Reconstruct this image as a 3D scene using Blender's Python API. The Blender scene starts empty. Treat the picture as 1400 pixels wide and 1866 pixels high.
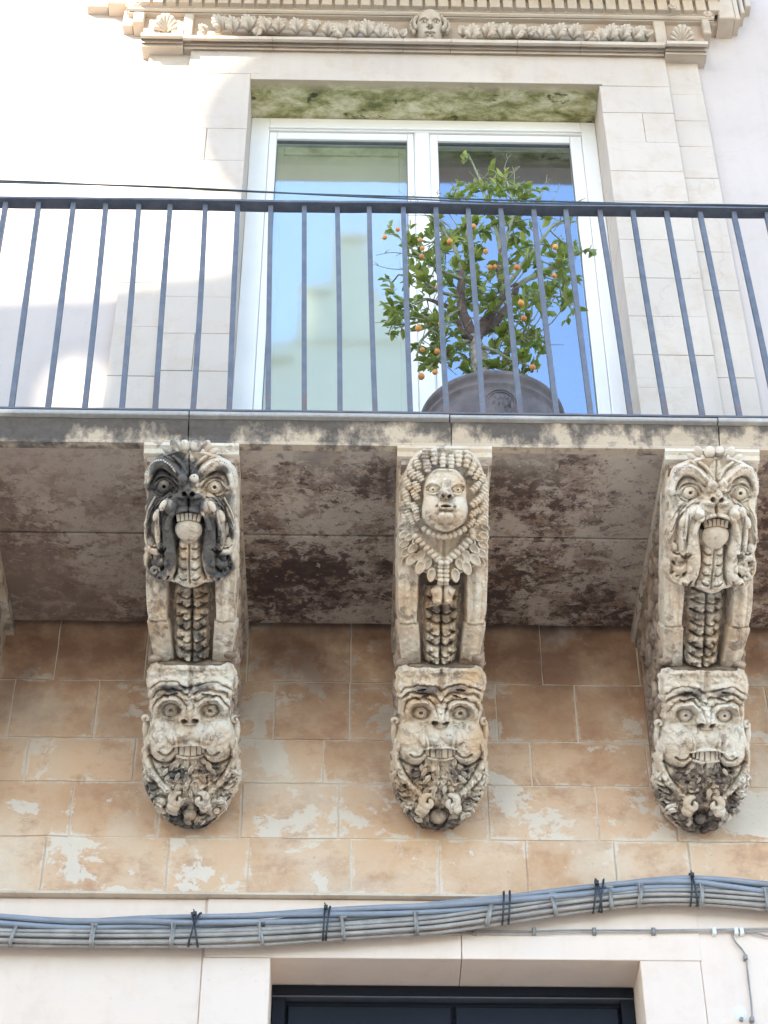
import bpy, bmesh, math, random
import numpy as np
from mathutils import Matrix, Vector, noise as mnoise

random.seed(7)
PI = math.pi
SC = bpy.context.scene
COL = SC.collection

# ------------------------------------------------------------------ camera
PITCH, YAW, ROLL, FPX = 0.72428, 0.021046, -0.00247, 3522.75     # focal length in pixels of a 1400 px wide picture
CAM = Vector((0.0, -5.4, 1.6))
cp, sp, cy, sy = math.cos(PITCH), math.sin(PITCH), math.cos(YAW), math.sin(YAW)
FWD = Vector((sy * cp, cy * cp, sp))
rt = Vector((cy, -sy, 0)); up = rt.cross(FWD)
RGT = rt * math.cos(ROLL) + up * math.sin(ROLL)
UPV = up * math.cos(ROLL) - rt * math.sin(ROLL)
cam = bpy.data.cameras.new('camera')
cam.sensor_fit = 'HORIZONTAL'; cam.sensor_width = 36.0
cam.lens = FPX / 1400 * 36.0
cam.clip_start = 0.05; cam.clip_end = 500
camo = bpy.data.objects.new('camera', cam); COL.objects.link(camo)
camo.matrix_world = Matrix(((RGT.x, UPV.x, -FWD.x, CAM.x), (RGT.y, UPV.y, -FWD.y, CAM.y),
                            (RGT.z, UPV.z, -FWD.z, CAM.z), (0, 0, 0, 1)))
SC.camera = camo

def P(px, py, Y=None, Z=None):
    """point of the place seen at a pixel of the photograph, on the plane Y or Z"""
    d = FWD + RGT * ((px - 700) / FPX) - UPV * ((py - 933) / FPX)
    t = (Y - CAM.y) / d.y if Y is not None else (Z - CAM.z) / d.z
    return CAM + d * t
def ZY(y, Y, x=700): return P(x, y, Y=Y).z

# ------------------------------------------------------------------ light
SUN_AZ, SUN_EL = math.radians(45), math.radians(28)      # azimuth counted from straight out of the wall towards the left
SUND = Vector((-math.sin(SUN_AZ) * math.cos(SUN_EL), -math.cos(SUN_AZ) * math.cos(SUN_EL), math.sin(SUN_EL)))
W = bpy.data.worlds.new('World'); SC.world = W; W.use_nodes = True
wn = W.node_tree; bg = wn.nodes['Background']
sky = wn.nodes.new('ShaderNodeTexSky'); sky.sky_type = 'NISHITA'; sky.sun_disc = False
sky.sun_elevation = SUN_EL
sky.sun_rotation = math.atan2(SUND.x, SUND.y)
sky.air_density = 1.0; sky.dust_density = 0.5; sky.ozone_density = 2.0
wn.links.new(sky.outputs[0], bg.inputs[0]); bg.inputs[1].default_value = 0.15
sl = bpy.data.lights.new('sun', 'SUN'); sl.energy = 4.0; sl.angle = math.radians(0.6); sl.color = (1.0, 0.90, 0.72)
so = bpy.data.objects.new('sun', sl); COL.objects.link(so)
so.rotation_euler = SUND.to_track_quat('Z', 'Y').to_euler(); so.location = (-6, -20, 20)
SC.view_settings.view_transform = 'Standard'; SC.view_settings.look = 'None'
SC.view_settings.gamma = 1.0; SC.view_settings.exposure = 2.5
SC.view_settings.use_curve_mapping = False

# ------------------------------------------------------------------ object helpers
def meta(o, label=None, cat=None, group=None, kind=None):
    if label: o['label'] = label
    if cat: o['category'] = cat
    if group: o['group'] = group
    if kind: o['kind'] = kind
    return o
def empty(name, loc, label=None, cat=None, group=None, kind=None):
    o = bpy.data.objects.new(name, None); COL.objects.link(o); o.location = loc; o.empty_display_size = .1
    return meta(o, label, cat, group, kind)
def world_loc(o):
    v = Vector(o.location)
    while o.parent: o = o.parent; v += Vector(o.location)
    return v
def mesh(name, vs, fs, mat=None, smooth=False):
    me = bpy.data.meshes.new(name)
    me.from_pydata([tuple(v) for v in vs], [], fs)
    if mat: me.materials.append(mat)
    if smooth: me.polygons.foreach_set('use_smooth', [True] * len(me.polygons))
    me.update()
    return me
def link(name, me, parent=None, matrix=None):
    """link a mesh; without a matrix its vertices are in world space"""
    o = bpy.data.objects.new(name, me); COL.objects.link(o)
    if parent:
        o.parent = parent
        o.location = -world_loc(parent) if matrix is None else (0, 0, 0)
    if matrix is not None: o.matrix_local = matrix
    return o

class MB:
    """collects shapes into one mesh"""
    def __init__(s): s.v = []; s.f = []
    def add(s, vs, fs, M=None):
        b = len(s.v)
        s.v += [M @ Vector(v) for v in vs] if M is not None else [Vector(v) for v in vs]
        s.f += [tuple(i + b for i in f) for f in fs]
        return s
    def box(s, x0, x1, y0, y1, z0, z1, ch=0.0, M=None, jit=0.0):
        """box; ch chamfers the edges of the face at y0 (the one that looks at the street)"""
        if ch:
            r = [(x0, y1, z0), (x1, y1, z0), (x1, y1, z1), (x0, y1, z1),
                 (x0, y0 + ch, z0), (x1, y0 + ch, z0), (x1, y0 + ch, z1), (x0, y0 + ch, z1),
                 (x0 + ch, y0, z0 + ch), (x1 - ch, y0, z0 + ch), (x1 - ch, y0, z1 - ch), (x0 + ch, y0, z1 - ch)]
            f = [(0, 3, 2, 1)]
            for a in (0, 4):
                for i in range(4):
                    j = (i + 1) % 4; f.append((a + i, a + j, a + 4 + j, a + 4 + i))
            f.append((8, 9, 10, 11))
        else:
            r = [(x0, y0, z0), (x1, y0, z0), (x1, y1, z0), (x0, y1, z0), (x0, y0, z1), (x1, y0, z1), (x1, y1, z1), (x0, y1, z1)]
            f = [(0, 3, 2, 1), (4, 5, 6, 7), (0, 1, 5, 4), (1, 2, 6, 5), (2, 3, 7, 6), (3, 0, 4, 7)]
        if jit: r = [(a + random.uniform(-jit, jit), b + (random.uniform(-jit, jit) if i > 3 else 0), c + random.uniform(-jit, jit)) for i, (a, b, c) in enumerate(r)]
        return s.add(r, f, M)
    def prof(s, pts, x0, x1, caps=True, seg=1, M=None, wob=0.0):
        """profile of (Y, Z) points extruded along X"""
        n = len(pts); vs = []; fs = []
        for k in range(seg + 1):
            x = x0 + (x1 - x0) * k / seg
            for (y, z) in pts:
                dy = wob * mnoise.noise(Vector((x * 9, y * 30, z * 30))) if wob else 0
                vs.append((x, y + dy, z + dy * .7))
        for k in range(seg):
            for i in range(n):
                j = (i + 1) % n; a = k * n
                fs.append((a + i, a + j, a + n + j, a + n + i))
        if caps: fs.append(tuple(range(n - 1, -1, -1))); fs.append(tuple(seg * n + i for i in range(n)))
        return s.add(vs, fs, M)
    def tube(s, pts, r, n=8, caps=True, M=None, flat=1.0):
        pts = [Vector(p) for p in pts]; m = len(pts)
        rr = r if hasattr(r, '__len__') else [r] * m
        vs = []; fs = []; nrm = None
        for i, p in enumerate(pts):
            t = (pts[min(i + 1, m - 1)] - pts[max(i - 1, 0)]).normalized()
            if nrm is None: nrm = t.orthogonal().normalized()
            nrm = (nrm - t * nrm.dot(t)).normalized(); bn = t.cross(nrm)
            for k in range(n):
                a = 2 * PI * k / n
                vs.append(p + (nrm * math.cos(a) + bn * math.sin(a) * flat) * rr[i])
        for i in range(m - 1):
            for k in range(n):
                q = (k + 1) % n
                fs.append((i * n + k, i * n + q, (i + 1) * n + q, (i + 1) * n + k))
        if caps: fs.append(tuple(range(n - 1, -1, -1))); fs.append(tuple((m - 1) * n + k for k in range(n)))
        return s.add(vs, fs, M)
    def lathe(s, pr, n=16, M=None):
        """profile (r, z) spun about z; r may be 0 at the ends"""
        vs = []; fs = []; rows = []
        for (r, z) in pr:
            if r < 1e-6: rows.append([len(vs)]); vs.append((0, 0, z))
            else:
                rows.append(list(range(len(vs), len(vs) + n)))
                vs += [(r * math.cos(2 * PI * k / n), r * math.sin(2 * PI * k / n), z) for k in range(n)]
        for a, b in zip(rows, rows[1:]):
            for k in range(n):
                q = (k + 1) % n
                if len(a) == 1 and len(b) == 1: continue
                if len(a) == 1: fs.append((a[0], b[k], b[q]))
                elif len(b) == 1: fs.append((a[k], a[q], b[0]))
                else: fs.append((a[k], a[q], b[q], b[k]))
        return s.add(vs, fs, M)
    def mesh(s, name, mat, smooth=False): 
        me = mesh(name, s.v, s.f, mat, smooth)
        bm = bmesh.new(); bm.from_mesh(me); bmesh.ops.recalc_face_normals(bm, faces=bm.faces); bm.to_mesh(me); bm.free()
        return me
    def build(s, name, mat, parent=None, smooth=False, matrix=None):
        return link(name, s.mesh(name, mat, smooth), parent, matrix)
def Tm(x, y, z): return Matrix.Translation((x, y, z))
def Sm(x, y, z): return Matrix.Diagonal((x, y, z, 1))
def Rz(a): return Matrix.Rotation(a, 4, 'Z')
def Rx(a): return Matrix.Rotation(a, 4, 'X')
def Ry(a): return Matrix.Rotation(a, 4, 'Y')

# ------------------------------------------------------------------ materials
class NB:
    def __init__(s, name, rough=0.85, spec=0.25):
        s.m = bpy.data.materials.new(name); s.m.use_nodes = True
        s.t = s.m.node_tree; s.b = s.t.nodes['Principled BSDF']
        s.b.inputs['Roughness'].default_value = rough
        s.b.inputs['Specular IOR Level'].default_value = spec
        g = s.t.nodes.new('ShaderNodeNewGeometry'); s.pos = g.outputs['Position']
        oi = s.t.nodes.new('ShaderNodeObjectInfo'); s.rand = oi.outputs['Random']
    def L(s, a, b): s.t.links.new(a, b)
    def val(s, x, sock):
        if hasattr(x, 'is_output'): s.L(x, sock)
        else: sock.default_value = x
    def mapv(s, scale=(1, 1, 1), off=(0, 0, 0)):
        n = s.t.nodes.new('ShaderNodeMapping'); s.L(s.pos, n.inputs[0])
        n.inputs['Scale'].default_value = scale; n.inputs['Location'].default_value = off
        return n.outputs[0]
    def noise(s, scale, detail=5, rough=.6, vec=None, dist=0.0, color=False):
        n = s.t.nodes.new('ShaderNodeTexNoise'); n.inputs['Scale'].default_value = scale
        n.inputs['Detail'].default_value = detail; n.inputs['Roughness'].default_value = rough
        n.inputs['Distortion'].default_value = dist
        s.L(vec or s.pos, n.inputs['Vector'])
        return n.outputs['Color' if color else 'Fac']
    def voro(s, scale, vec=None, feat='F1', out='Distance'):
        n = s.t.nodes.new('ShaderNodeTexVoronoi'); n.inputs['Scale'].default_value = scale; n.feature = feat
        s.L(vec or s.pos, n.inputs['Vector']); return n.outputs[out]
    def ramp(s, fac, stops, interp='LINEAR'):
        n = s.t.nodes.new('ShaderNodeValToRGB'); n.color_ramp.interpolation = interp
        e = n.color_ramp.elements
        while len(e) < len(stops): e.new(.5)
        for el, (p, c) in zip(e, stops):
            el.position = p; el.color = (c, c, c, 1) if not hasattr(c, '__len__') else (*c, 1)
        s.L(fac, n.inputs[0]); return n.outputs[0]
    def mix(s, f, a, b, mode='MIX'):
        n = s.t.nodes.new('ShaderNodeMix'); n.data_type = 'RGBA'; n.blend_type = mode
        s.val(f, n.inputs[0])
        for x, k in ((a, 6), (b, 7)):
            if hasattr(x, 'is_output'): s.L(x, n.inputs[k])
            else: n.inputs[k].default_value = (*x, 1)
        return n.outputs[2]
    def math(s, op, a, b=0.0, c=0.0):
        n = s.t.nodes.new('ShaderNodeMath'); n.operation = op; n.use_clamp = False
        s.val(a, n.inputs[0]); s.val(b, n.inputs[1])
        if len(n.inputs) > 2: s.val(c, n.inputs[2])
        return n.outputs[0]
    def attr(s, name):
        n = s.t.nodes.new('ShaderNodeAttribute'); n.attribute_name = name; return n.outputs['Fac']
    def axis(s, k):
        n = s.t.nodes.new('ShaderNodeSeparateXYZ'); s.L(s.pos, n.inputs[0]); return n.outputs[k]
    def col(s, c):
        if hasattr(c, 'is_output'): s.L(c, s.b.inputs['Base Color'])
        else: s.b.inputs['Base Color'].default_value = (*c, 1)
        return s
    def bump(s, h, strength=.4, dist=.01):
        n = s.t.nodes.new('ShaderNodeBump'); n.inputs['Strength'].default_value = strength
        n.inputs['Distance'].default_value = dist; s.L(h, n.inputs['Height'])
        s.L(n.outputs[0], s.b.inputs['Normal']); return s

def m_plaster(name, a, b, c, bump=.25, amt=1.0, streak=0.0):
    n = NB(name, .9, .2)
    f = n.noise(1.3, 5, .62); g = n.noise(9, 6, .7); h = n.noise(60, 4, .6)
    col = n.mix(n.ramp(f, [(.35, 0), (.65, 1)]), a, b)
    col = n.mix(n.ramp(g, [(.50, 0), (.72, .8 * amt)]), col, c)
    if streak:
        v = n.mapv((14, 14, 1.2)); st = n.noise(1.0, 4, .6, v)
        col = n.mix(n.ramp(st, [(.52, 0), (.75, streak)]), col, tuple(x * .72 for x in c))
    ck = n.voro(1.7, n.mix(.22, n.pos, n.noise(3, 5, .6, color=True)), 'DISTANCE_TO_EDGE'); cm_ = n.math('MULTIPLY', n.ramp(ck, [(0.0, 1), (.006, 0)]), n.ramp(n.noise(1.1, 2, .5, n.mapv((1, 1, 1), (8, 3, 1))), [(.52, 0), (.60, 1)]))
    col = n.mix(n.math('MULTIPLY', cm_, .22 * amt), col, tuple(x * .5 for x in c))
    sp_ = n.noise(38, 3, .5)
    col = n.mix(n.ramp(sp_, [(.70, 0), (.76, .35 * amt)]), col, tuple(x * .55 for x in c))
    col = n.mix(.10, col, n.mix(n.rand, (0.75, .72, .70), (1, 1, 1)), 'MULTIPLY')
    n.col(col); n.bump(n.math('ADD', n.math('MULTIPLY', g, .6), n.math('MULTIPLY', h, .4)), bump, .006)
    return n.m

M = {}
M['plaster_up'] = m_plaster('plaster_upper', (.52, .455, .42), (.475, .42, .39), (.44, .37, .32), .15, .5, .12)
M['ashlar'] = m_plaster('ashlar_pale', (.54, .47, .405), (.48, .42, .37), (.45, .355, .27), .3, .8, .15)
M['ashlar_warm'] = m_plaster('ashlar_carved', (.56, .475, .385), (.51, .45, .385), (.45, .33, .23), .35, .8)
M['plaster_low'] = m_plaster('plaster_lower', (.85, .665, .53), (.81, .655, .545), (.70, .515, .385), .14, .45, .10)
M['mortar'] = m_plaster('mortar', (.74, .62, .49), (.64, .51, .39), (.46, .33, .24), .4)
M['render_patch'] = m_plaster('patched_render', (.70, .55, .42), (.60, .46, .35), (.46, .34, .26), .5)
M['frieze_ground'] = m_plaster('frieze_ground', (.44, .34, .26), (.38, .31, .25), (.34, .24, .17), .3)
M['joint_dark'] = m_plaster('joint_shadow_stone', (.30, .27, .24), (.24, .21, .18), (.2, .17, .14), .3)

def m_block():
    n = NB('ochre_block', .92, .15)
    a = n.mix(n.rand, (.53, .30, .165), (.70, .455, .285))
    f = n.noise(3.2, 6, .65); col = n.mix(n.ramp(f, [(.38, 0), (.62, 1)]), a, (.69, .49, .335))
    r2 = n.noise(6.5, 5, .7, n.mapv((1, 1, 1.4), (5, 3, 9))); col = n.mix(n.ramp(r2, [(.50, 0), (.68, .7)]), col, (.44, .24, .145))
    # lime wash left in flakes with crisp edges
    p = n.noise(3.6, 9, .68, n.mapv((1, 1, 1.25), (2.2, 0, 7.4)), .25)
    q = n.math('ADD', p, n.math('MULTIPLY', n.math('SUBTRACT', n.rand, .5), .11))
    col = n.mix(n.ramp(q, [(.56, 0), (.58, .85)]), col, (.72, .62, .51))
    q2 = n.noise(11, 8, .75, n.mapv((1, 1, .6), (9, 1, 2))); col = n.mix(n.ramp(q2, [(.59, 0), (.64, .6)]), col, (.70, .57, .44))
    q3 = n.noise(2.2, 7, .6, n.mapv((1, 1, 1), (4, 1, 5))); col = n.mix(n.ramp(q3, [(.54, 0), (.64, .5)]), col, (.70, .58, .45))
    eg = n.math('ADD', n.math('MULTIPLY', n.attr('lime'), .36), n.math('MULTIPLY', n.math('SUBTRACT', n.noise(9, 7, .7, n.mapv((1, 1, 1), (2, 5, 3))), .5), 1.7))
    col = n.mix(n.ramp(eg, [(.30, 0), (.46, .8)]), col, (.72, .60, .48))
    # shade under the balcony floor painted brown over the upper block rows
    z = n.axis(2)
    slab_shade = n.math('MULTIPLY', n.ramp(n.math('DIVIDE', n.math('SUBTRACT', z, 5.25), .55), [(0, 0), (.40, .6), (.85, 1)]), n.ramp(n.noise(5, 6, .6), [(.34, .25), (.6, 1)]))
    col = n.mix(n.math('MULTIPLY', slab_shade, .85), col, (.20, .105, .075))
    s_ = n.noise(48, 4, .6); col = n.mix(n.ramp(s_, [(.66, 0), (.74, .4)]), col, (.25, .17, .12))
    n.col(col); n.bump(n.math('ADD', n.noise(30, 7, .7), n.math('MULTIPLY', q, 1.5)), .5, .008)
    return n.m
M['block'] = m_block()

def m_soffit():
    n = NB('balcony_underside', .93, .15)
    big = n.noise(2.1, 4, .55, n.mapv((1, 1.3, 1), (3, 1, 0)))
    f = n.noise(9.5, 10, .70, n.mapv((1, 1.15, 1)), .12)
    ff = n.math('ADD', n.math('MULTIPLY', f, .62), n.math('MULTIPLY', big, .38))
    col = n.ramp(ff, [(.40, (.15, .10, .082)), (.475, (.31, .225, .18)), (.53, (.48, .375, .31)), (.60, (.66, .54, .46))])
    g = n.noise(22, 10, .72, n.mapv((1, 1.2, 1), (3, 7, 1)), .2)
    gm = n.math('ADD', g, n.math('MULTIPLY', n.math('SUBTRACT', big, .5), -.5))
    col = n.mix(n.ramp(gm, [(.525, 0), (.545, .8)]), col, (.105, .068, .06))
    k = n.noise(14, 10, .74, n.mapv((1, 1.2, 1), (13, 2, 1)), .25)
    km = n.math('ADD', k, n.math('MULTIPLY', n.math('SUBTRACT', big, .5), .5))
    col = n.mix(n.ramp(km, [(.525, 0), (.545, .75)]), col, (.66, .555, .46))
    k2 = n.noise(19, 9, .7, n.mapv((1, 1.2, 1), (1, 22, 1)), .2)
    col = n.mix(n.ramp(k2, [(.575, 0), (.59, .7)]), col, (.42, .285, .20))
    v_ = n.noise(33, 7, .7); col = n.mix(n.ramp(v_, [(.58, 0), (.62, .6)]), col, (.08, .06, .05))
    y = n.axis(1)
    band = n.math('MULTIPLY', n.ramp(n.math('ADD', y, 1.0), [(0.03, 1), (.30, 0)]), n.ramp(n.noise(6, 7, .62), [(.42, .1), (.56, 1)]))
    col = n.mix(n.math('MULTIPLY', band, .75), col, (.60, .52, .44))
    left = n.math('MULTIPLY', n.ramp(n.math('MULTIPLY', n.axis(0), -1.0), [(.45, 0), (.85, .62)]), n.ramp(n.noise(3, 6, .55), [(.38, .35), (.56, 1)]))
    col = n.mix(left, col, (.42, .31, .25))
    n.col(col); n.bump(n.math('SUBTRACT', n.math('ADD', g, v_), k), .9, .014)
    return n.m
M['soffit'] = m_soffit()

def m_edge():
    n = NB('balcony_edge_moulding', .9, .2)
    col = n.mix(n.noise(5, 5, .6), (.62, .49, .36), (.44, .35, .27))
    f = n.noise(9.0, 9, .70, n.mapv((1, 1, 1.0), (4, 0, 1.5)), .15); dr = n.noise(14, 6, .65, n.mapv((1, 1, .18), (2, 0, 3))); f = n.math('ADD', n.math('MULTIPLY', f, .55), n.math('MULTIPLY', dr, .45))
    z = n.axis(2)
    zz = n.math('DIVIDE', n.math('SUBTRACT', z, 5.83), .12)           # more black crust towards the top edge, washed off below
    lft = n.ramp(n.math('ADD', n.math('MULTIPLY', n.axis(0), .28), .5), [(.10, .12), (.50, .05), (.66, -.05), (1, -.02)])
    q = n.math('ADD', n.math('ADD', f, n.math('MULTIPLY', n.math('SUBTRACT', zz, .55), .22)), lft)
    col = n.mix(n.ramp(q, [(.40, 0), (.45, .55), (.51, .93)]), col, n.mix(n.noise(40, 5, .7), (.035, .03, .03), (.15, .13, .12)))
    h = n.noise(26, 6, .7); col = n.mix(n.ramp(h, [(.56, 0), (.64, .5)]), col, (.15, .13, .12))
    n.col(col); n.bump(n.math('ADD', h, q), .5, .008); return n.m
M['edge'] = m_edge()
def m_topslab():
    n = NB('balcony_top_slab', .85, .25)
    f = n.noise(60, 4, .7); g = n.noise(5, 6, .6)
    col = n.mix(f, (.27, .255, .24), (.48, .455, .43)); col = n.mix(n.ramp(g, [(.5, 0), (.66, .8)]), col, (.60, .56, .51))
    n.col(col); n.bump(f, .4, .004); return n.m
M['topslab'] = m_topslab()

def m_carved(name, pale, warm, warmth, dirt, dark=(.05, .046, .045), seed=0.0):
    """limestone; 'patina' is a painted-by-vertex crust of its own shape"""
    n = NB(name, .88, .25)
    f = n.noise(7, 6, .62, n.mapv((1, 1, 1), (seed, 2 * seed, 3)))
    col = n.mix(n.ramp(f, [(.40, 0), (.66, warmth)]), pale, warm)
    g = n.noise(16, 8, .72, n.mapv((1, 1, 1), (seed * 3, 1, seed)), .4)
    col = n.mix(n.ramp(g, [(.60 - dirt * .16, 0), (.66 - dirt * .12, .75)]), col, (.21, .155, .12))
    pt = n.attr('patina')
    q = n.math('ADD', pt, n.math('MULTIPLY', n.math('SUBTRACT', n.noise(11, 8, .7, None, .3), .5), 1.1))
    col = n.mix(n.ramp(q, [(.36, 0), (.62, .93)]), col, n.mix(n.noise(30, 5, .6), dark, tuple(c * 2.4 for c in dark)))
    s_ = n.noise(75, 3, .6); col = n.mix(n.ramp(s_, [(.66, 0), (.72, .5)]), col, (.16, .13, .11))
    n.col(col); n.bump(n.math('ADD', n.noise(55, 6, .7), n.math('MULTIPLY', g, .8)), .45, .004)
    return n.m
M['carvA'] = m_carved('carved_stone_grey', (.68, .595, .49), (.53, .37, .24), .9, .5, seed=1.3)
M['carvD'] = m_carved('carved_stone_honey', (.66, .57, .46), (.57, .39, .24), 1.0, .30, (.085, .065, .055), seed=4.1)
M['carvC'] = m_carved('carved_stone_cream', (.70, .62, .52), (.55, .40, .27), .85, .36, (.085, .065, .055), seed=7.7)

M['flank'] = m_carved('dark_flank_stone', (.46, .36, .28), (.34, .23, .165), 1.0, 1.0, seed=3.3)  # darker, browner stone for the corbel sides
def m_mould():
    n = NB('mossy_lintel_underside', .92, .15)
    f = n.noise(6, 9, .72, n.mapv((1, 1.8, 1)), .3)
    col = n.ramp(f, [(.36, (.15, .15, .07)), (.45, (.30, .29, .13)), (.53, (.50, .47, .27)), (.62, (.70, .66, .48))])
    g = n.noise(8, 8, .7, n.mapv((1, 1.4, 1), (7, 1, 2)), .3); col = n.mix(n.ramp(g, [(.60, 0), (.63, .85)]), col, (.055, .06, .035))
    y = n.axis(1); k = n.ramp(n.math('ADD', y, n.math('MULTIPLY', n.noise(12, 5, .6), .06)), [(0.0, .9), (.04, 0)])
    col = n.mix(k, col, (.46, .38, .27))
    n.col(col); n.bump(f, .4, .006); return n.m
M['mould'] = m_mould()

def m_simple(name, c, rough=.5, spec=.5, metal=0.0, var=.15, ns=20, bump=0.0):
    n = NB(name, rough, spec); n.b.inputs['Metallic'].default_value = metal
    f = n.noise(ns, 5, .65)
    n.col(n.mix(n.ramp(f, [(.35, 0), (.65, 1)]), tuple(x * (1 - var) for x in c), tuple(min(1, x * (1 + var)) for x in c)))
    if bump: n.bump(f, bump, .003)
    return n.m
def m_iron():
    n = NB('painted_iron', .5, .4)
    f = n.noise(18, 6, .7); g = n.noise(60, 5, .7)
    col = n.mix(n.ramp(f, [(.4, 0), (.65, 1)]), (.085, .095, .12), (.13, .14, .17))
    zf = n.axis(2); foot = n.ramp(n.math('SUBTRACT', zf, 5.98), [(0.0, .10), (.12, 0)])
    col = n.mix(n.ramp(n.math('ADD', g, foot), [(.60, 0), (.68, .8)]), col, (.17, .09, .055))
    col = n.mix(n.math('MULTIPLY', n.rand, .25), col, (.16, .17, .20))
    n.col(col); n.bump(n.math('ADD', f, g), .3, .002); return n.m
M['iron'] = m_iron()
M['white'] = m_simple('white_lacquer_frame', (.74, .73, .71), .35, .45, 0, .03, 4)
M['gasket'] = m_simple('grey_glazing_gasket', (.14, .15, .15), .5, .4)
M['cab_blue'] = m_simple('blue_grey_cable', (.265, .28, .315), .42, .45, 0, .12, 9)
M['cab_grey'] = m_simple('pale_grey_cable', (.36, .32, .285), .5, .4, 0, .22, 14)
M['clip'] = m_simple('grey_metal_clip', (.27, .25, .23), .45, .5, .4, .2, 30)
M['tie'] = m_simple('black_cable_tie', (.02, .025, .035), .45, .5)
M['wire'] = m_simple('dark_wire', (.06, .08, .10), .5, .4)
M['navy'] = m_simple('navy_painted_door', (.005, .0065, .012), .5, .25, 0, .25, 3)
M['navytrim'] = m_simple('grey_door_strip', (.10, .10, .115), .4, .5)
M['pot'] = m_simple('dark_terracotta_pot', (.155, .135, .14), .7, .3, 0, .22, 16, .3)
M['soil'] = m_simple('potting_soil', (.05, .035, .025), .95, .1, 0, .3, 60, .5)
M['bark'] = m_simple('citrus_bark', (.33, .29, .25), .9, .2, 0, .35, 40, .6)
M['bark_old'] = m_simple('dark_old_bark', (.12, .085, .075), .9, .2, 0, .35, 40, .6)
M['twig'] = m_simple('grey_green_twig', (.22, .23, .15), .85, .2, 0, .2, 30)
M['lamp_white'] = m_simple('white_filler', (.8, .8, .8), .9, .2, 0, .05, 30, .3)
M['room'] = m_simple('room_wall', (.10, .12, .12), .9, .2)
M['blind'] = m_simple('pale_inner_shutter', (.46, .41, .30), .5, .3, 0, .04, 2)
M['opp'] = m_plaster('opposite_facade', (.86, .80, .68), (.82, .76, .64), (.72, .66, .55), .2)
M['paving'] = m_plaster('street_paving', (.68, .58, .46), (.62, .53, .42), (.52, .44, .35), .3)

def m_leaf():
    n = NB('citrus_leaf', .38, .5)
    col = n.mix(n.rand, (.17, .235, .035), (.42, .45, .10))
    f = n.noise(14, 3, .5); col = n.mix(n.ramp(f, [(.4, 0), (.62, .7)]), col, (.28, .33, .09))
    n.col(col)
    n.b.inputs['Transmission Weight'].default_value = 0.0
    tr = n.t.nodes.new('ShaderNodeBsdfTranslucent'); n.L(col, tr.inputs[0])
    mx = n.t.nodes.new('ShaderNodeMixShader'); mx.inputs[0].default_value = .42
    out = n.t.nodes['Material Output']
    n.L(n.b.outputs[0], mx.inputs[1]); n.L(tr.outputs[0], mx.inputs[2]); n.L(mx.outputs[0], out.inputs[0])
    return n.m
M['leaf'] = m_leaf()
def m_fruit():
    n = NB('orange_peel', .42, .5)
    n.col(n.mix(n.rand, (.60, .20, .05), (.74, .36, .08))); n.bump(n.noise(400, 2, .5), .2, .001); return n.m
M['fruit'] = m_fruit()
def m_glass():
    m = bpy.data.materials.new('coated_window_glass'); m.use_nodes = True; t = m.node_tree; t.nodes.clear()
    o = t.nodes.new('ShaderNodeOutputMaterial'); g = t.nodes.new('ShaderNodeBsdfGlossy'); tr = t.nodes.new('ShaderNodeBsdfTransparent')
    g.inputs['Roughness'].default_value = .045; g.inputs['Color'].default_value = (.78, .88, 1.0, 1); tr.inputs['Color'].default_value = (.92, .97, .94, 1)
    lw = t.nodes.new('ShaderNodeFresnel'); lw.inputs[0].default_value = 2.3
    mr = t.nodes.new('ShaderNodeMath'); mr.operation = 'MULTIPLY_ADD'; mr.inputs[1].default_value = 1.3; mr.inputs[2].default_value = .16
    t.links.new(lw.outputs[0], mr.inputs[0])
    mx = t.nodes.new('ShaderNodeMixShader'); t.links.new(tr.outputs[0], mx.inputs[1]); t.links.new(g.outputs[0], mx.inputs[2])
    bf = t.nodes.new('ShaderNodeNewGeometry'); m2 = t.nodes.new('ShaderNodeMath'); m2.operation = 'MULTIPLY_ADD'; m2.inputs[1].default_value = -1; m2.inputs[2].default_value = 1
    t.links.new(bf.outputs['Backfacing'], m2.inputs[0]); m3 = t.nodes.new('ShaderNodeMath'); m3.operation = 'MULTIPLY'     # one reflecting coat, on the outer face
    t.links.new(m2.outputs[0], m3.inputs[0]); t.links.new(mr.outputs[0], m3.inputs[1]); t.links.new(m3.outputs[0], mx.inputs[0])
    nz = t.nodes.new('ShaderNodeTexNoise'); nz.inputs['Scale'].default_value = 2.0; nz.inputs['Detail'].default_value = 1
    gg = t.nodes.new('ShaderNodeNewGeometry'); t.links.new(gg.outputs['Position'], nz.inputs['Vector'])
    b = t.nodes.new('ShaderNodeBump'); b.inputs['Strength'].default_value = .12; b.inputs['Distance'].default_value = .012
    t.links.new(nz.outputs[0], b.inputs['Height']); t.links.new(b.outputs[0], g.inputs['Normal'])
    t.links.new(mx.outputs[0], o.inputs[0]); return m
M['glass'] = m_glass()
# ------------------------------------------------------------------ the setting
def struct(name, mb, mat): return meta(mb.build(name, mat), kind='structure')
struct('street', MB().add([(-60, -60, 0), (60, -60, 0), (60, 1, 0), (-60, 1, 0)], [(0, 1, 2, 3)]), M['paving'])

ZS = 5.816            # underside of the balcony
YF = -0.953           # its front lower edge
YR = -0.985           # railing plane

# ------------------------------------------------------------------ town house
house = empty('town_house', (0, 0.3, 0), 'pale stone town house with ochre block wall, tall balcony window and dark street door', 'building')
def part(name, mb, mat, parent=house, smooth=False): return mb.build(name, mat, parent, smooth)

XL, XR = -6.0, 6.0
# window opening and door opening, in world x / z
WX0, WX1 = P(456, 150, Y=-.05).x, P(1092, 150, Y=-.05).x
WZ = ZY(147, -.05); WZ0 = 6.0
DX0, DX1 = P(493, 1745, Y=.02).x, P(1166, 1745, Y=.02).x; DZ = ZY(1747, .02)
ZB = ZY(1631, 0)      # foot of the block wall
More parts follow.
